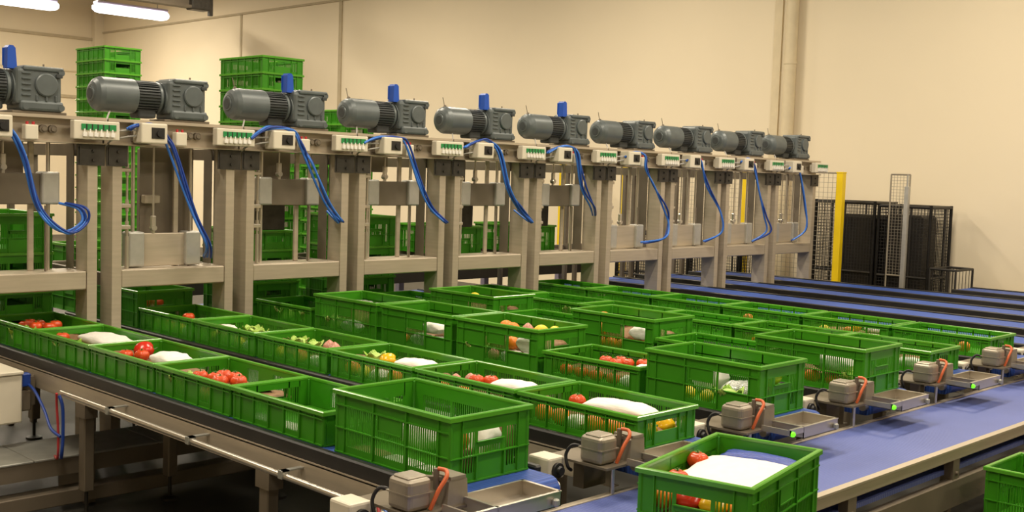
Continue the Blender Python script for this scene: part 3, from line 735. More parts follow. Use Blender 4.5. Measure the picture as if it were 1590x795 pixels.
def finish(t, i):
    low = i in (1, 6, 7, 8, 9)
    zc = -0.598 if low else -0.245
    hh = 0.20 if low else 0.175
    c = MB().cbox(-0.125, -0.100, 0.140, 0.590, zc, zc + hh - 0.01, 0.004)
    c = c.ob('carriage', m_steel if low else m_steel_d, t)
    if i in (2, 3, 4, 5):
        MB().cbox(-0.36, -0.33, 0.08, 0.50 if i != 3 else 0.2, -0.415 if i != 3 else -0.30, zc + 0.03, 0.004).cbox(-0.33, -0.12, 0.12, 0.15, zc + 0.01, zc + 0.03, 0.003).ob('back_plate', m_dark_steel_shade, t)
    for y in (0.135, 0.490):
        MB().cbox(-0.165, -0.075, y, y + 0.098, zc + 0.002, zc + hh, 0.010, seg=2).ob('guide_block', m_alu, c)
    # mast plate that hangs from the head to the carriage
    if i in (1,):
        MB().box(-0.20, -0.195, 0.26, 0.60, zc + hh - 0.02, 0.085).ob('mast_plate', m_steel_d, t)
        MB().cbox(-0.19, -0.15, 0.265, 0.365, -0.24, -0.19, 0.005).ob('mast_bracket', m_steel, t)
    elif not low:
        if i in (0, 2): MB().box(-0.20, -0.195, 0.22, 0.440, zc + hh - 0.02, 0.085).ob('mast_plate', m_steel_d, t)
        elif i in (4, 5): MB().box(-0.21, -0.205, 0.16, 0.29, zc + hh - 0.02, 0.085).ob('mast_plate', m_steel_d, t)
        elif i == 3: MB().box(-0.21, -0.205, 0.20, 0.40, -0.02, 0.085).ob('mast_plate', m_steel_d, t)
    if i in (4, 5):
        for y in (0.36, 0.58): MB().cbox(-0.98, -0.14, y - 0.02, y + 0.02, -0.665, -0.636, 0.004).ob('lift_fork', m_steel_d, t)
    # clevis on its thin rod
    zz = zc + hh - 0.01
    y = 0.30
    cv = MB().cyl((-0.11, y, zz + 0.10), (-0.11, y, 0.086), 0.006, 8).cbox(-0.122, -0.098, y - 0.014, y + 0.014, zz + 0.02, zz + 0.10, 0.004)
    cv.lathe((-0.128, y, zz + 0.03), (1, 0, 0), [(0, 0.016), (0.036, 0.016)], 14).box(-0.118, -0.102, y - 0.008, y + 0.008, zz - 0.01, zz + 0.03)
    cv.ob('clevis_rod', m_steel_l, t)
    if i in (0, 2, 3, 4, 5):
        MB().prism([(0.288, 0.455), (0.338, 0.455), (0.330, 0.560), (0.318, 0.572), (0.298, 0.572), (0.290, 0.560)], 'x', -0.075, -0.02).box(-0.08, -0.075, 0.285, 0.30, 0.47, 0.56).ob('breather_cap', m_blue, t)
    if i not in (0, 1):
        MB().cyl((-0.085, -0.04, 0.455), (-0.09, -0.055, 0.52), 0.0025, 6).cyl((-0.085, -0.045, 0.44), (-0.085, -0.035, 0.465), 0.010, 8).ob('lifting_wire', m_steel_d, t)
    # bundle of blue air hoses looping down to the carriage
    hp = HOSE[i]
    n = 4 if i < 6 else 2
    rng = random.Random(i + 3)
    for k in range(n):
        pts = []
        for q, (y, z) in enumerate(hp):
            s_ = q / (len(hp) - 1)
            spread = 0.010 + 0.014 * s_
            pts.append((0.085 + rng.uniform(-1, 1) * spread - (0.10 * max(0, s_ - 0.8) * 5 if q == len(hp) - 1 else 0), y + (k - (n - 1) / 2) * spread * 0.55 + rng.uniform(-1, 1) * 0.004, z + rng.uniform(-1, 1) * 0.006))
        MB().tube(pts, 0.0072 if i < 6 else 0.0085, 8, sub=7).ob('blue_hose', m_hose if k % 2 == 0 else m_hose_d, t)

proto_m = build_core()
bpy.context.view_layer.update()
def reg(o):
    KIDS[o.name] = kids(o)
    for c_ in KIDS[o.name]: reg(c_)
reg(proto_m)
machines = [proto_m] + [copy_tree(proto_m) for i in range(9)]
for i, t in enumerate(machines):
    t.location = (XF, 2.043 + PITCH * i, H)
    tag(t, mach_lab[i], 'lifting machine', 'row of lifting machines')
for i, t in enumerate(machines): finish(t, i)

# ------------------------------------------------------------------ rear feeding conveyor behind the machines
t = thing('feeding_conveyor', 'dark steel feeding conveyor on lilac grey legs behind the machine row', 'conveyor', (0, 0, 0))
b = MB().cbox(-9.22, -9.18, 1.0, 10.5, 0.52, 0.66, 0.004)
b.ob('side_frame', m_dark, t)
MB().cbox(-8.74, -8.70, 1.0, 10.5, 0.52, 0.66, 0.004).ob('side_frame', m_dark, t)
MB().box(-9.18, -8.74, 1.0, 10.5, 0.62, 0.65).ob('belt', m_belt, t)
for i in range(8):
    y = 1.4 + i * 1.25
    for x in (-9.20, -8.72):
        MB().cbox(x - 0.035, x + 0.035, y, y + 0.07, 0.0, 0.53, 0.004).ob('leg', m_lamp_h, t)

# black mesh roll containers
def container(x0, x1, y0, y1, z1, label, flap=False):
    cx, cy = (x0 + x1) / 2, (y0 + y1) / 2
    t = thing('roll_container', label, 'container', (cx, cy, 0), 0, 'black mesh roll containers')
    a, c = (x1 - x0) / 2, (y1 - y0) / 2
    def panel(name, p0, p1, nm_bars):
        b = MB(); p0 = Vector(p0); p1 = Vector(p1); d = (p1 - p0); L = d.length; d.normalize()
        r = 0.018
        for z in (0.2, z1 * 0.5, z1 - 0.02): b.cyl((p0.x, p0.y, z), (p1.x, p1.y, z), r if z != z1 * 0.5 else 0.014, 8)
        for q in (p0, p1): b.cyl((q.x, q.y, 0.16), (q.x, q.y, z1), r, 8)
        n = max(2, int(L / 0.033))
        for k in range(1, n):
            q = p0 + d * L * k / n
            b.cyl((q.x, q.y, 0.2), (q.x, q.y, z1 - 0.02), 0.003 if k % 10 else 0.012, 4)
        nz = int((z1 - 0.22) / 0.033)
        for k in range(1, nz):
            z = 0.2 + (z1 - 0.22) * k / nz
            b.cyl((p0.x, p0.y, z), (p1.x, p1.y, z), 0.003, 4)
        b.ob(name, m_dark, t)
    panel('front_panel', (-a, -c, 0), (a, -c, 0), 1)
    panel('back_panel', (-a, c, 0), (a, c, 0), 1)
    panel('side_panel', (-a, -c, 0), (-a, c, 0), 1)
    panel('side_panel', (a, -c, 0), (a, c, 0), 1)
    MB().cbox(-a, a, -c, c, 0.14, 0.18, 0.006).ob('base', m_dark, t)
    for sx in (-1, 1):
        for sy in (-1, 1):
            MB().cyl((sx * (a - 0.08), sy * (c - 0.06) - 0.015, 0.06), (sx * (a - 0.08), sy * (c - 0.06) + 0.015, 0.06), 0.06, 16).box(sx * (a - 0.08) - 0.02, sx * (a - 0.08) + 0.02, sy * (c - 0.06) - 0.025, sy * (c - 0.06) + 0.025, 0.07, 0.14).ob('caster', m_black, t)
    return t
container(-6.22, -5.55, 10.98, 11.45, H - 0.165, 'black mesh roll container just left of the yellow post foot, against the wall')
container(-5.50, -4.95, 10.98, 11.45, H - 0.185, 'black mesh roll container with leaning white post, right of the yellow post')
container(-7.6, -6.9, 10.6, 11.0, 0.95, 'low black mesh roll container seen through the last machines')
container(-8.6, -7.8, 10.55, 10.95, 1.02, 'low black mesh roll container seen through the eighth machine')
# dark contents of the containers
tag(MB().cbox(-5.98, -5.58, 11.03, 11.40, 0.182, 1.34, 0.03).ob('black_bin', m_dark), 'black bin inside the mesh roll container at the yellow post', 'bin')
tag(MB().cbox(-5.47, -5.06, 11.03, 11.40, 0.182, 1.36, 0.03).ob('black_bin', m_dark), 'black bin inside the mesh roll container at the white post', 'bin')
# small low mesh cart at its right
t = thing('mesh_cart', 'small low black mesh cart right of the roll containers by the wall', 'cart', (-4.76, 11.1, 0))
b = MB()
for z in (0.2, 0.5, 0.845):
    b.cyl((-0.13, -0.2, z), (0.13, -0.2, z), 0.012, 8).cyl((-0.13, 0.2, z), (0.13, 0.2, z), 0.012, 8).cyl((-0.13, -0.2, z), (-0.13, 0.2, z), 0.012, 8).cyl((0.13, -0.2, z), (0.13, 0.2, z), 0.012, 8)
for k in range(9):
    for y in (-0.2, 0.2): b.cyl((-0.13 + k * 0.0325, y, 0.15), (-0.13 + k * 0.0325, y, 0.845), 0.0035 if k % 8 else 0.012, 6)
b.ob('basket', m_dark, t)
MB().box(-0.13, 0.13, -0.2, 0.2, 0.13, 0.15).ob('base', m_dark, t)
for sx in (-0.1, 0.1):
    for sy in (-0.16, 0.16): MB().cyl((sx, sy - 0.012, 0.065), (sx, sy + 0.012, 0.065), 0.065, 14).ob('caster', m_black, t)

# yellow safety posts and wire mesh
def ypost(x, y, top, r, label):
    t = thing('safety_post', label, 'post', (x, y, 0), 0, 'yellow safety posts')
    MB().cbox(-r, r, -r, r, 0.01, top, 0.006).ob('post', m_yellow, t)
    MB().box(-r - 0.03, r + 0.03, -r - 0.03, r + 0.03, 0, 0.012).ob('foot_plate', m_yellow, t)
    MB().cbox(-r - 0.003, r + 0.003, -r - 0.003, r + 0.003, top - 0.01, top + 0.004, 0.003).ob('cap', m_yellow, t)
ypost(-5.86, 10.82, 0.125 + H, 0.037, 'tall yellow safety post standing right of the machine row')
ypost(-7.20, 11.12, 0.125 + H, 0.037, 'yellow safety post seen through the ninth machine')
ypost(-8.97, 11.12, 0.16 + H, 0.037, 'yellow safety post seen through the seventh machine')
ypost(-10.03, 11.12, 0.16 + H, 0.037, 'yellow safety post seen through the sixth machine')
ypost(-12.2, 6.16, 0.2 + H, 0.03, 'yellow safety post seen through the second machine')
def mesh_panel(p0, p1, z0, z1, label, m, step=0.03, r=0.0022):
    t = thing('wire_fence_panel', label, 'fence', ((p0[0] + p1[0]) / 2, (p0[1] + p1[1]) / 2, 0))
    o = Vector(t.location); p0 = Vector((*p0, 0)) - o; p1 = Vector((*p1, 0)) - o; d = p1 - p0; L = d.length
    b = MB()
    for z in (z0, z1): b.cyl((p0.x, p0.y, z), (p1.x, p1.y, z), 0.009, 8)
    for q in (p0, p1): b.cyl((q.x, q.y, 0), (q.x, q.y, z1), 0.009, 8)
    b.ob('frame', m_mesh, t)
    b = MB(); n = int(L / step)
    for k in range(1, n):
        q = p0 + d * k / n; b.cyl((q.x, q.y, z0), (q.x, q.y, z1), r, 4)
    nz = int((z1 - z0) / step)
    for k in range(1, nz):
        z = z0 + (z1 - z0) * k / nz; b.cyl((p0.x, p0.y, z), (p1.x, p1.y, z), r, 4)
    b.ob('mesh', m, t)
mesh_panel((-5.905, 10.82), (-6.62, 10.82), 0.12, 0.118 + H, 'wire fence panel between the last machine and the tall yellow post', m_mesh, 0.05)
mesh_panel((-7.24, 11.12), (-8.93, 11.12), 0.12, 0.118 + H, 'wire fence panel between yellow posts behind the machines', m_mesh, 0.05)
mesh_panel((-5.33, 10.86), (-5.13, 10.86), 0.75, 0.118 + H, 'narrow upright wire panel beside the white post', m_mesh, 0.03)
t = thing('white_post', 'thin white metal post standing before the black mesh containers', 'post', (-5.135, 10.82, 0))
MB().cbox(-0.022, 0.022, -0.022, 0.022, 0.01, 0.0 + H, 0.004).cyl((0, 0, H - 0.01), (0, 0, H + 0.115), 0.008, 8).ob('post', m_alu, t)
MB().box(-0.05, 0.05, -0.05, 0.05, 0, 0.012).ob('foot_plate', m_alu, t)

# slate blue drape-like bin standing on grey trays, far behind machine two
t = thing('tray_stack', 'pile of grey slotted trays below the slate blue bin behind the second machine', 'tray stack', (-12.2, 6.40, 0))
b = MB()
for k in range(18): b.cbox(-0.2, 0.2, -0.13, 0.13, 0.02 + k * 0.066, 0.065 + k * 0.066, 0.008)
b.box(-0.15, 0.15, -0.10, 0.10, 0.0, 1.18)
b.ob('trays', m_zinc, t)
tag(MB().cbox(-12.4, -12.0, 6.27, 6.53, 1.21, 1.54, 0.03, seg=2).ob('slate_bin', m_bluegrey), 'slate blue bin on a pile of grey trays behind the second machine', 'bin')

# ------------------------------------------------------------------ things below the nearest lane
t = thing('cable_duct', 'long low grey steel duct running under the lanes near the floor', 'duct', (0, 0, 0))
zt = 0.26
for i in range(8):
    y = 0.9 + i * 0.62
    MB().cbox(-5.52, -5.14, y + 0.002, y + 0.618, zt - 0.012, zt, 0.003).ob('cover_plate', m_zinc, t)
MB().box(-5.155, -5.145, 0.9, 5.86, zt - 0.085, zt - 0.012).box(-5.51, -5.50, 0.9, 5.86, zt - 0.085, zt - 0.012).box(-5.51, -5.145, 0.9, 5.86, zt - 0.09, zt - 0.085).ob('trough', m_steel_d, t)
for i in range(5):
    y = 1.3 + i * 1.1
    MB().box(-5.48, -5.18, y, y + 0.05, 0.0, zt - 0.09).ob('support', m_steel_d, t)
MB().cbox(-5.22, -5.12, 0.9, 5.86, 0.03, 0.10, 0.004).ob('lower_rail', m_steel_d, t)

t = thing('control_box', 'beige control box hanging under the nearest lane at the left edge', 'control box', (0, 0, H))
MB().cbox(-5.95, -5.42, 1.66, 2.20, -1.27, -1.03, 0.008).ob('housing', m_box, t)
MB().cbox(-5.96, -5.41, 1.65, 2.203, -1.035, -1.018, 0.004).ob('lid', m_box, t)
MB().box(-5.9, -5.5, 2.20, 2.29, -1.10, -1.06).box(-5.55, -5.47, 2.20, 2.28, -1.2, -1.06).ob('mount', m_steel_d, t)
MB().cbox(-5.47, -5.43, 2.20, 2.245, -1.10, -1.035, 0.006).ob('connector', m_hose_d, t)
MB().cbox(-5.50, -5.44, 2.20, 2.25, -1.22, -1.12, 0.006).ob('connector_plate', m_steel_d, t)
tag(MB().tube([(-5.435, 2.235, H - 1.09), (-5.36, 2.235, H - 1.115), (-5.22, 2.22, H - 1.18), (-5.08, 2.19, H - 1.235), (-5.0, 2.20, H - 1.26)], 0.007, 8).ob('blue_hose', m_hose_d), 'dark blue hose sagging from the beige control box to the leg', 'hose')
tag(MB().tube([(-5.02, 2.19, H - 1.062), (-5.03, 2.195, H - 1.12), (-5.025, 2.2, H - 1.25), (-5.03, 2.2, H - 1.36), (-5.15, 2.24, H - 1.385)], 0.006, 8).ob('red_hose', m_red), 'red hose running down beside the conveyor leg at the left', 'hose')
tag(MB().tube([(-4.995, 2.19, H - 1.068), (-4.98, 2.2, H - 1.12), (-4.975, 2.2, H - 1.25), (-4.99, 2.2, H - 1.35), (-5.15, 2.27, H - 1.385)], 0.008, 8).ob('blue_hose', m_hose_d), 'blue hose running down beside the red hose at the left leg', 'hose')
tag(MB().tube([(-2.72, 2.235, H - 1.03), (-2.70, 2.22, H - 1.06), (-2.62, 2.20, H - 1.10), (-2.5, 2.18, H - 1.16), (-2.42, 2.2, H - 1.26)], 0.007, 8).ob('blue_hose', m_hose), 'blue hose hanging at the end of the steel conduit, bottom edge', 'hose')
tag(MB().tube([(-2.73, 2.215, H - 1.045), (-2.70, 2.20, H - 1.075), (-2.62, 2.18, H - 1.115), (-2.52, 2.16, H - 1.18), (-2.45, 2.18, H - 1.28)], 0.006, 8).ob('red_hose', m_red), 'red hose hanging at the end of the steel conduit, bottom edge', 'hose')

# dark drive unit under the nearest lane
t = thing('drive_unit', 'dark drive unit mounted under the nearest lane conveyor', 'drive unit', (-5.5, 2.9, 0))
MB().cbox(-0.25, 0.15, -0.12, 0.12, 0.30, 0.50, 0.02, seg=2).ob('gear_case', m_dark, t)
MB().lathe((0.15, 0, 0.40), (1, 0, 0), [(0, 0.085), (0.02, 0.09), (0.22, 0.09), (0.25, 0.07)], 20).ob('motor', m_motor_d, t)
MB().box(-0.10, 0.10, -0.02, 0.02, 0.50, 0.56).box(-0.05, 0.05, -0.23, 0.23, 0.552, 0.562).ob('hanger', m_steel_d, t)

# floor stack at the lower right, beyond the collecting conveyor's near rail
def floor_stack():
    z = 0.0; hs = [('short', 'bottom'), ('tall', 'middle'), ('tall', 'topmost')]
    for kd, pos in hs:
        crate(kd, -1.44, 4.66, z, pos + ' green crate of the stack on the floor at the lower right corner', 'floor stack at the lower right', 0)
        z += (HT if kd == 'tall' else HS) - 0.007
floor_stack()

# ------------------------------------------------------------------ produce
def sphere_mb(r, sx=1, sy=1, sz=1, dent=0.0, lobes=0, nu=16, nv=10, tip=0.0, rough=0.0, seed=0):
    rr = []
    for j in range(nv + 1):
        th = pi * j / nv
        th = min(max(th, 0.02), pi - 0.02)
        ring = []
        for i in range(nu):
            ph = 2 * pi * i / nu
            k = 1.0
            if lobes: k += 0.09 * cos(lobes * ph) * sin(th)
            k -= dent * math.exp(-(th / 0.5) ** 2)
            if tip: k += tip * (math.exp(-(th / 0.35) ** 2) + math.exp(-((pi - th) / 0.35) ** 2))
            p = Vector((sin(th) * cos(ph) * sx, sin(th) * sin(ph) * sy, cos(th) * sz)) * r * k
            if rough:
                p *= 1 + rough * noise.noise(p * 30 + Vector((seed, 0, 0)))
            ring.append(p)
        rr.append(ring)
    return MB().rings(rr, caps=True)
def make_fruit(kind):
    if kind == 'tomato':
        t = thing('tomato', None, None); sphere_mb(0.034, sz=0.85, dent=0.22, lobes=5).ob('flesh', m_tom, t)
        b = MB().cyl((0, 0, 0.018), (0, 0, 0.032), 0.0025, 6)
        for i in range(5):
            a = 2 * pi * i / 5; b.add([(0, 0, 0.0245), (0.006 * cos(a + .4), 0.006 * sin(a + .4), 0.026), (0.018 * cos(a), 0.018 * sin(a), 0.0285), (0.006 * cos(a - .4), 0.006 * sin(a - .4), 0.026)], [(0, 1, 2, 3)])
        b.ob('calyx', m_stem, t); hz = 0.029
    elif kind == 'orange':
        t = thing('orange', None, None); sphere_mb(0.037, sz=0.95, dent=0.04).ob('peel', m_ora, t)
        MB().lathe((0, 0, 0.0325), (0, 0, 1), [(0, 0.004), (0.003, 0.003)], 8).ob('stem_button', m_stem, t); hz = 0.035
    elif kind == 'lemon':
        t = tag(sphere_mb(0.030, sz=1.25, tip=0.14).ob('lemon', m_lem)); 
        me = t.data; me.transform(Matrix.Rotation(pi / 2, 4, 'Y')); hz = 0.030
    elif kind in ('yellow_pepper', 'red_pepper', 'green_pepper'):
        t = thing('bell_pepper', None, None)
        m_ = {'yellow_pepper': m_pepy, 'red_pepper': m_pepr, 'green_pepper': m_pepg}[kind]
        o = sphere_mb(0.040, sz=1.25, dent=0.3, lobes=4).ob('flesh', m_, t); o.data.transform(Matrix.Rotation(pi / 2, 4, 'Y'))
        MB().tube([(0.030, 0, 0), (0.045, 0, 0.002), (0.060, 0, 0.010)], 0.004, 8).ob('stem', m_stem, t); hz = 0.038
    elif kind == 'onion':
        t = tag(sphere_mb(0.033, sz=0.95, tip=0.25).ob('onion', m_oni)); hz = 0.031
    elif kind == 'lettuce':
        t = thing('lettuce', None, None)
        sphere_mb(0.050, sz=0.8, rough=0.25, nu=24, nv=14).ob('heart', m_let, t)
        for k in range(5):
            a = 2 * pi * k / 5; b = MB(); rows = []
            for i in range(7):
                rw = []
                for j in range(9):
                    v = i / 6; u_ = (j - 4) / 4
                    wdt = 0.045 * sin(pi * (0.15 + 0.8 * v)); rad = 0.025 + 0.045 * v; zz = -0.03 + 0.075 * v + 0.006 * sin(j * 2.3 + i)
                    ang = a + u_ * wdt / rad * 0.9
                    rw.append(Vector((cos(ang) * (rad + 0.004 * sin(j * 3)), sin(ang) * (rad + 0.004 * sin(j * 3)), zz)))
                rows.append(rw)
            b.rings(rows, caps=False, closed=False); lf = b.ob('leaf', m_let, t)
            md = lf.modifiers.new('thickness', 'SOLIDIFY'); md.thickness = 0.0015
        hz = 0.040
    elif kind in ('bag', 'parcel', 'film', 'blue_bag'):
        # pillow-shaped bag with pinched, folded ends
        nm = {'blue_bag': 'plastic_bag', 'bag': 'paper_bag', 'parcel': 'kraft_parcel', 'film': 'film_pack'}[kind]
        m_ = {'blue_bag': m_bluebag, 'bag': m_paper, 'parcel': m_kraft, 'film': m_film}[kind]
        rr = []; N = 24
        for j in range(15):
            u_ = -1 + 2 * j / 14; prof = (1 - abs(u_) ** 3.5) ** 0.6 if abs(u_) < 1 else 0
            ring = []
            for i in range(N):
                a = 2 * pi * i / N; cx_ = math.copysign(abs(cos(a)) ** 0.75, cos(a)); sz_ = math.copysign(abs(sin(a)) ** 0.8, sin(a))
                p = Vector((u_ * 0.5, cx_ * 0.5 * (0.82 + 0.18 * prof), sz_ * 0.5 * (0.04 + 0.96 * prof)))
                p.z += 0.10 * noise.noise(p * 4 + Vector((j * .1, 2, 0))) * prof
                p.y += 0.03 * noise.noise(p * 6); ring.append(p)
            rr.append(ring)
        t = tag(MB().rings(rr).ob(nm, m_)); hz = 0.5
    t['half'] = hz
    return t
PF = {}; HZ = {}
def put(kind, x, y, z, label, cat, group, rot=0.0, scale=(1, 1, 1), tilt=(0, 0)):
    """z is the height of the surface the item rests on"""
    if kind not in PF:
        PF[kind] = make_fruit(kind); bpy.context.view_layer.update()
        reg(PF[kind]); HZ[kind] = PF[kind]['half']; del PF[kind]['half']; t = PF[kind]
    else: t = copy_tree(PF[kind])
    t.location = (x, y, z + HZ[kind] * scale[2]); t.rotation_euler = (tilt[0], tilt[1], rot); t.scale = scale
    tag(t, label, cat, group)
    return t
CAT = {'tomato': 'tomato', 'orange': 'orange', 'lemon': 'lemon', 'yellow_pepper': 'pepper', 'red_pepper': 'pepper', 'green_pepper': 'pepper', 'onion': 'onion', 'lettuce': 'lettuce', 'bag': 'paper bag', 'parcel': 'parcel', 'film': 'plastic pack', 'blue_bag': 'plastic bag'}
ADJ = {'tomato': 'round red tomato', 'orange': 'round orange', 'lemon': 'yellow lemon', 'yellow_pepper': 'yellow bell pepper', 'red_pepper': 'red bell pepper', 'green_pepper': 'green bell pepper', 'onion': 'pink onion', 'lettuce': 'green leafy lettuce', 'bag': 'white paper bag', 'parcel': 'brown kraft parcel', 'film': 'shiny film wrapped pack'}
PL = {'tomato': 'tomatoes', 'orange': 'oranges', 'lemon': 'lemons', 'yellow_pepper': 'yellow peppers', 'red_pepper': 'red peppers', 'green_pepper': 'green peppers', 'onion': 'onions', 'lettuce': 'lettuces', 'bag': 'white bags', 'parcel': 'parcels', 'film': 'film packs'}
def fill(base, where, near, parcel, top, rng_seed=0, bagfront=None):
    """base = (x0, y0, zfloor) of the crate's rear-near inner corner. near = kinds in the row behind the slits;
    parcel = height of the load that carries the upper layer; top = [(kind, u, v, scale)] on the load."""
    x0, y0, z0 = base; rng = random.Random(rng_seed)
    zf = z0 + 0.0125
    n = len(near)
    for i, kd in enumerate(near):
        if kd is None: continue
        big = kd in ('bag', 'film', 'parcel')
        x = x0 + 0.045 + (0.51) * (i + 0.5) / n + (0 if big else rng.uniform(-0.008, 0.008)); y = y0 + 0.062 + (0.0 if big else rng.uniform(-0.004, 0.006))
        if big:
            put(kd, x, y + 0.004, zf, f'{ADJ[kd]} lying low in {where}', CAT[kd], f'{PL[kd]} low in {where}', rng.uniform(-0.05, 0.05), (0.51 / n * 0.95, 0.075, min(0.075, parcel + 0.01)))
        else:
            put(kd, x, y, zf, f'{ADJ[kd]} low in {where}', CAT[kd], f'{PL[kd]} low in {where}', rng.uniform(0, 6))
    if parcel:
        for q in range(2):
            put('parcel', x0 + 0.17 + q * 0.265, y0 + 0.226, zf, f'brown kraft parcel on the floor of {where}', 'parcel', f'parcels in {where}', 0, (0.255, 0.215, parcel))
    for (kd, x, y, *sc) in top:
        s = sc[0] if sc else (1, 1, 1)
        zt_ = zf + parcel * 0.97 if parcel else zf
        put(kd, x, y, zt_, f'{ADJ[kd]} on top in {where}', CAT[kd], f'{PL[kd]} on top in {where}', rng.uniform(-0.15, 0.15) if kd in ('bag', 'film') else rng.uniform(0, 6), s)
def base_of(k, i):
    t, kind, xs = LN[(k, i)]
    return (xs, lane_y(k), ZB)
def B_(l, w_, h): return (l, w_, h)
# nearest row
fill(base_of(1, 0), 'the shaded crate at the left edge', ['film', 'film'], 0.06, [('film', -6.55, 2.57, B_(.16, .10, .035)), ('film', -6.40, 2.6, B_(.12, .10, .035))], 1)
fill(base_of(1, 1), 'the orange tomato crate of the nearest row', ['tomato', 'tomato', 'lettuce', 'tomato', 'tomato'], 0.050,
     [('tomato', -6.06, 2.47), ('tomato', -6.05, 2.545), ('tomato', -6.00, 2.61), ('tomato', -5.93, 2.55), ('tomato', -5.99, 2.50), ('tomato', -6.12, 2.52), ('film', -5.86, 2.62, B_(.10, .10, .03))], 2)
fill(base_of(1, 2), 'the crate with the large white sheet', ['tomato', 'lettuce', 'tomato', 'tomato'], 0.045,
     [('tomato', -5.585, 2.465), ('bag', -5.39, 2.60, B_(.34, .17, .060))], 3)
fill(base_of(1, 3), 'the crate with the round white bag', ['tomato', 'bag', 'tomato'], 0.045,
     [('tomato', -4.92, 2.47), ('tomato', -4.88, 2.53), ('red_pepper', -4.95, 2.58), ('bag', -4.70, 2.58, B_(.19, .14, .062))], 4)
fill(base_of(1, 4), 'the bright red tomato crate', ['lettuce', 'tomato', 'bag'], 0.045,
     [('tomato', -4.25, 2.47), ('tomato', -4.18, 2.50), ('tomato', -4.11, 2.48), ('tomato', -4.06, 2.54), ('tomato', -4.14, 2.57), ('tomato', -4.21, 2.56), ('film', -3.97, 2.58, B_(.11, .09, .03))], 5)
fill(base_of(1, 5), 'the nearly empty crate', ['film', 'bag', 'bag'], 0, [], 6)
fill(base_of(1, 6), 'the large front crate', ['parcel', 'bag', 'bag'], 0, [('bag', -2.67, 2.60, B_(.17, .09, .155)), ('parcel', -2.66, 2.475 + 0.19, B_(.17, .04, .15)), ('bag', -2.95, 2.60, B_(.2, .13, .10)), ], 7)
put('parcel', -2.625, 2.46, ZB + 0.0125, 'brown kraft parcel at the end wall of the large front crate', 'parcel', 'parcels at the end wall', pi / 2, (0.14, 0.07, 0.085))
put('orange', -2.600, 2.43, ZB + 0.095, 'round orange at the end wall of the large front crate', 'orange', 'orange in the large front crate')
# second row
fill(base_of(2, 0), 'the shaded crate under the second machine', ['tomato', 'bag', 'tomato'], 0.09, [('tomato', -6.42, 3.36), ('tomato', -6.36, 3.40)], 8)
fill(base_of(2, 1), 'the rearmost lit crate of the second row', ['lemon', 'orange', 'lemon', 'bag'], 0.05, [('tomato', -5.92, 3.36)], 9)
fill(base_of(2, 2), 'the crate with the small white parcel', ['lemon', 'lettuce', 'lemon', 'bag'], 0.045, [('bag', -5.50, 3.36, B_(.11, .08, .04)), ('lettuce', -5.31, 3.40, (.8, .8, .62)), ('lettuce', -5.19, 3.36, (.8, .8, .62))], 10)
fill(base_of(2, 3), 'the lettuce crate of the second row', ['lemon', 'orange', 'bag'], 0.045, [('lettuce', -4.83, 3.37, (.8, .8, .62)), ('lettuce', -4.69, 3.36, (.8, .8, .62)), ('onion', -4.58, 3.38), ('onion', -4.51, 3.36)], 11)
fill(base_of(2, 4), 'the crate with yellow pepper and white bag', ['orange', 'lemon', 'bag', 'orange', 'orange'], 0.045, [('lettuce', -4.24, 3.40, (.8, .8, .62)), ('yellow_pepper', -4.12, 3.385, (.85, .85, .8)), ('bag', -3.94, 3.41, B_(.22, .12, .058))], 12)
fill(base_of(2, 5), 'the crate with brown rolls and white bag', ['orange', 'orange', 'bag', 'tomato'], 0.045, [('onion', -3.60, 3.34, (.8, .8, .7)), ('onion', -3.57, 3.40, (.8, .8, .7)), ('tomato', -3.50, 3.37), ('tomato', -3.45, 3.41), ('bag', -3.30, 3.41, B_(.22, .12, .055))], 13)
fill(base_of(2, 6), 'the front end crate of the second row', ['orange', 'orange', 'bag', 'orange', 'orange', 'orange'], 0.045, [('tomato', -2.945, 3.40), ('bag', -2.74, 3.42, B_(.30, .13, .060))], 14)
put('yellow_pepper', -2.545, 3.33, ZB + 0.0125, 'yellow bell pepper at the end wall of the front crate of the second row', 'pepper', 'yellow peppers at the end wall', 1.4)
put('yellow_pepper', -2.550, 3.45, ZB + 0.0125, 'yellow bell pepper at the end wall of the front crate of the second row', 'pepper', 'yellow peppers at the end wall', 1.7)
# third row
fill(base_of(3, 0), 'the rearmost crate of the third row', [None, 'lettuce', None, 'lettuce'], 0, [], 15)
fill(base_of(3, 1), 'the tall crate with film packs', ['lettuce', 'bag', None], 0.12, [('film', -5.50, 4.30, B_(.16, .12, .05)), ('film', -5.32, 4.32, B_(.16, .12, .05))], 16)
fill(base_of(3, 2), 'the middle tall crate of the third row', ['tomato', 'bag', 'film'], 0.10, [], 17)
put('bag', -4.62, lane_y(3) + 0.075, ZB + 0.095, 'white paper bag set high in the middle tall crate of the third row', 'paper bag', 'bags in the middle tall crate', 0, (0.15, 0.09, 0.06))
fill(base_of(3, 3), 'the tall crate with two lemons', ['lettuce', 'onion', 'bag', 'bag'], 0.13, [('orange', -4.12, 4.22), ('onion', -4.06, 4.27), ('lemon', -4.02, 4.33), ('lemon', -3.95, 4.36), ('orange', -4.20, 4.25)], 18)
put('bag', -3.90, 4.125, ZB + 0.085, 'white paper bag leaning high in the lemon crate window', 'paper bag', 'bags high in the lemon crate', 0, (0.14, 0.09, 0.09))
put('orange', -4.02, 4.115, ZB + 0.085, 'round orange behind the side window of the lemon crate', 'orange', 'oranges behind the lemon crate window')
fill(base_of(3, 4), 'the tomato crate of the third row', ['tomato', 'tomato', 'tomato', 'tomato', 'bag'], 0.048, [('tomato', -3.50, 4.24), ('tomato', -3.45, 4.29), ('tomato', -3.39, 4.27), ('tomato', -3.33, 4.32), ('tomato', -3.42, 4.22), ('bag', -3.27, 4.27, B_(.10, .08, .04))], 19)
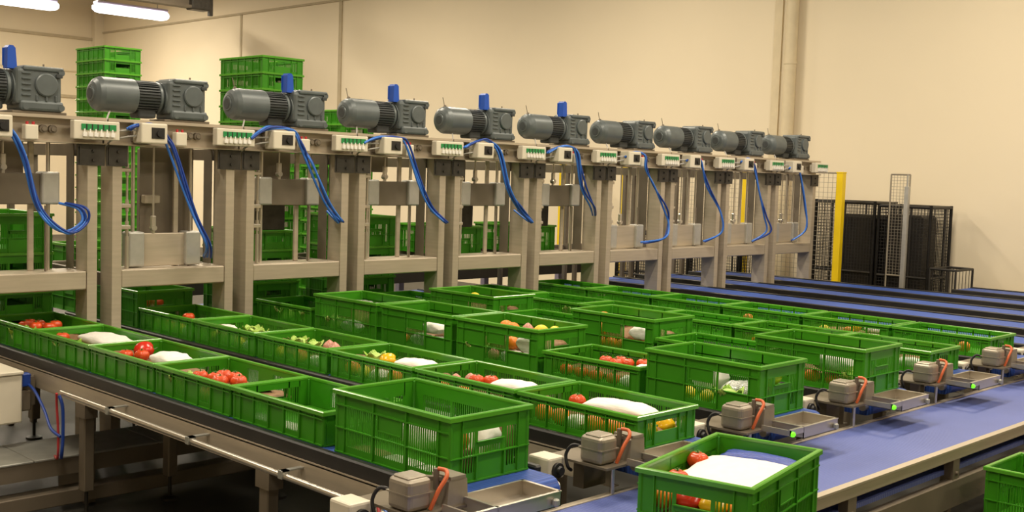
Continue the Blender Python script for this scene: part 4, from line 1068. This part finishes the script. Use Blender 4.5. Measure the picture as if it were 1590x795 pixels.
fill(base_of(3, 5), 'the tall crate with the green pepper', ['film', 'lemon', 'lemon', 'lettuce', None], 0, [('bag', -2.93, 4.30, B_(.15, .12, .155)), ('film', -2.73, 4.27, B_(.18, .14, .09))], 20)
put('parcel', -2.572, 4.235, ZB + 0.0125, 'brown kraft parcel under the green pepper at the end wall', 'parcel', 'parcel under the green pepper', pi / 2, (0.15, 0.075, 0.098))
put('green_pepper', -2.572, 4.235, ZB + 0.0125 + 0.096, 'green bell pepper showing in the handle hole of a tall crate', 'pepper', 'green pepper at the handle hole', 1.57)
# fourth row
fill(base_of(4, 1), 'the one lemon tall crate of the fourth row', ['lemon', None, 'lemon', None, 'lemon'], 0.13, [('lemon', -5.36, 5.12), ('lemon', -5.02, 5.07)], 21)
fill(base_of(4, 2), 'the half hidden crate of the fourth row', ['onion', None, 'onion'], 0, [], 22)
fill(base_of(4, 3), 'the tall crate full of oranges', ['orange', 'orange', 'orange', 'orange', 'tomato', 'orange'], 0.12, [('bag', -4.12, 5.11, B_(.13, .10, .045)), ('orange', -4.22, 5.08)], 23)
put('orange', -4.20, 4.95, ZB + 0.085, 'round orange on the upper layer at the left side of the tall orange crate', 'orange', 'oranges of the upper layer in the orange crate')
put('orange', -4.12, 4.95, ZB + 0.085, 'round orange on the upper layer at the left side of the tall orange crate', 'orange', 'oranges of the upper layer in the orange crate')
put('bag', -3.83, 4.96, ZB + 0.085, 'white paper bag behind the side window of the tall orange crate', 'paper bag', 'bag in the orange crate window', 0, (0.16, 0.09, 0.08))
fill(base_of(4, 5), 'the end crate of the fourth row', ['tomato', 'orange', 'orange', 'tomato', 'lettuce'], 0.08, [], 24)
put('bag', -2.68, 4.965, ZB + 0.085, 'white paper bag behind the bars of the end crate of the fourth row', 'paper bag', 'bag in the end crate of the fourth row', 0, (0.22, 0.09, 0.08))
# fifth and sixth rows
fill(base_of(5, 1), 'the second crate of the fifth row', ['film', None, 'lettuce'], 0, [], 25)
fill(base_of(5, 2), 'the third crate of the fifth row', [None, 'bag'], 0.04, [('film', -4.50, 5.93, B_(.1, .08, .04))], 26)
fill(base_of(5, 4), 'the pepper crate of the fifth row', ['orange', 'bag', 'orange'], 0.035, [('yellow_pepper', -3.50, 5.93, (.7, .7, .7)), ('bag', -3.38, 5.96, B_(.14, .11, .06)), ('lemon', -3.27, 5.95, (.8, .8, .8))], 27)
fill(base_of(5, 5), 'the end crate of the fifth row', ['bag', 'orange', 'bag'], 0.05, [('bag', -2.98, 5.95, B_(.16, .11, .055))], 28)
fill(base_of(6, 3), 'the fourth crate of the farthest row', ['orange', 'bag'], 0, [], 29)
fill(base_of(6, 4), 'the second last crate of the farthest row', ['lemon', 'orange', 'bag'], 0.03, [('yellow_pepper', -3.50, 6.76, (.7, .7, .7)), ('bag', -3.38, 6.80, B_(.14, .11, .05))], 30)
fill(base_of(6, 5), 'the last crate of the farthest row', ['bag', 'orange'], 0, [], 31)

# load of the loose crate on the collecting belt
mt = Matrix.Translation((MX, MY, ZC + 0.001)) @ Matrix.Rotation(MR, 4, 'Z')
def lp(kind, u, v, z, lab, g, scale=(1, 1, 1), rot=0.0, tilt=(0, 0)):
    p = mt @ Vector((u, v, 0))
    put(kind, p.x, p.y, ZC + 0.001 + z, lab, CAT[kind], g, MR + rot, scale, tilt)
# (local u runs along the crate's length away from the viewer; -v is the side facing right, towards the near rail)
for i in range(6):
    lp('parcel', -0.19 + 0.19 * (i % 3), -0.075 + 0.15 * (i // 3), 0.0125, 'brown kraft parcel at the bottom of the loose crate', 'parcels in the loose crate', (0.18, 0.145, 0.080))
for i, kd in enumerate(['orange', 'red_pepper', 'yellow_pepper', 'orange']):
    lp(kd, -0.235, 0.125 - 0.083 * i, 0.092, ADJ[kd] + ' at the end wall of the loose crate', PL[kd] + ' in the loose crate', rot=1.5)
for i, kd in enumerate(['orange', 'yellow_pepper', 'tomato', 'orange', 'tomato', 'lemon']):
    lp(kd, -0.14 + 0.078 * i, 0.13, 0.092, ADJ[kd] + ' along the long side of the loose crate', PL[kd] + ' along the side of the loose crate', rot=0.3 * i)
    lp(['tomato', 'orange', 'lemon', 'tomato', 'orange', 'tomato'][i], -0.14 + 0.078 * i, -0.13, 0.092, ['round red tomato', 'round orange', 'yellow lemon', 'round red tomato', 'round orange', 'round red tomato'][i] + ' along the rail side of the loose crate', 'produce along the rail side of the loose crate', rot=0.3 * i)
for i in range(3):
    lp('lettuce', -0.10 + 0.13 * i, 0.0, 0.092, 'green leafy lettuce under the white sheet of the loose crate', 'lettuces in the loose crate', (1, 1, 0.75))
lp('bag', 0.005, -0.01, 0.150, 'large white paper sheet covering the load of the loose crate', 'white sheet on the loose crate', (0.40, 0.29, 0.040), 0.10)
lp('blue_bag', 0.235, -0.01, 0.13, 'blue plastic bag at the far end of the loose crate', 'blue bag in the loose crate', (0.10, 0.28, 0.06))
lp('tomato', -0.19, 0.10, 0.150, 'round red tomato at the rim of the white sheet in the loose crate', 'tomatoes at the rim of the white sheet')
lp('tomato', 0.06, 0.145, 0.150, 'round red tomato at the rim of the white sheet in the loose crate', 'tomatoes at the rim of the white sheet')
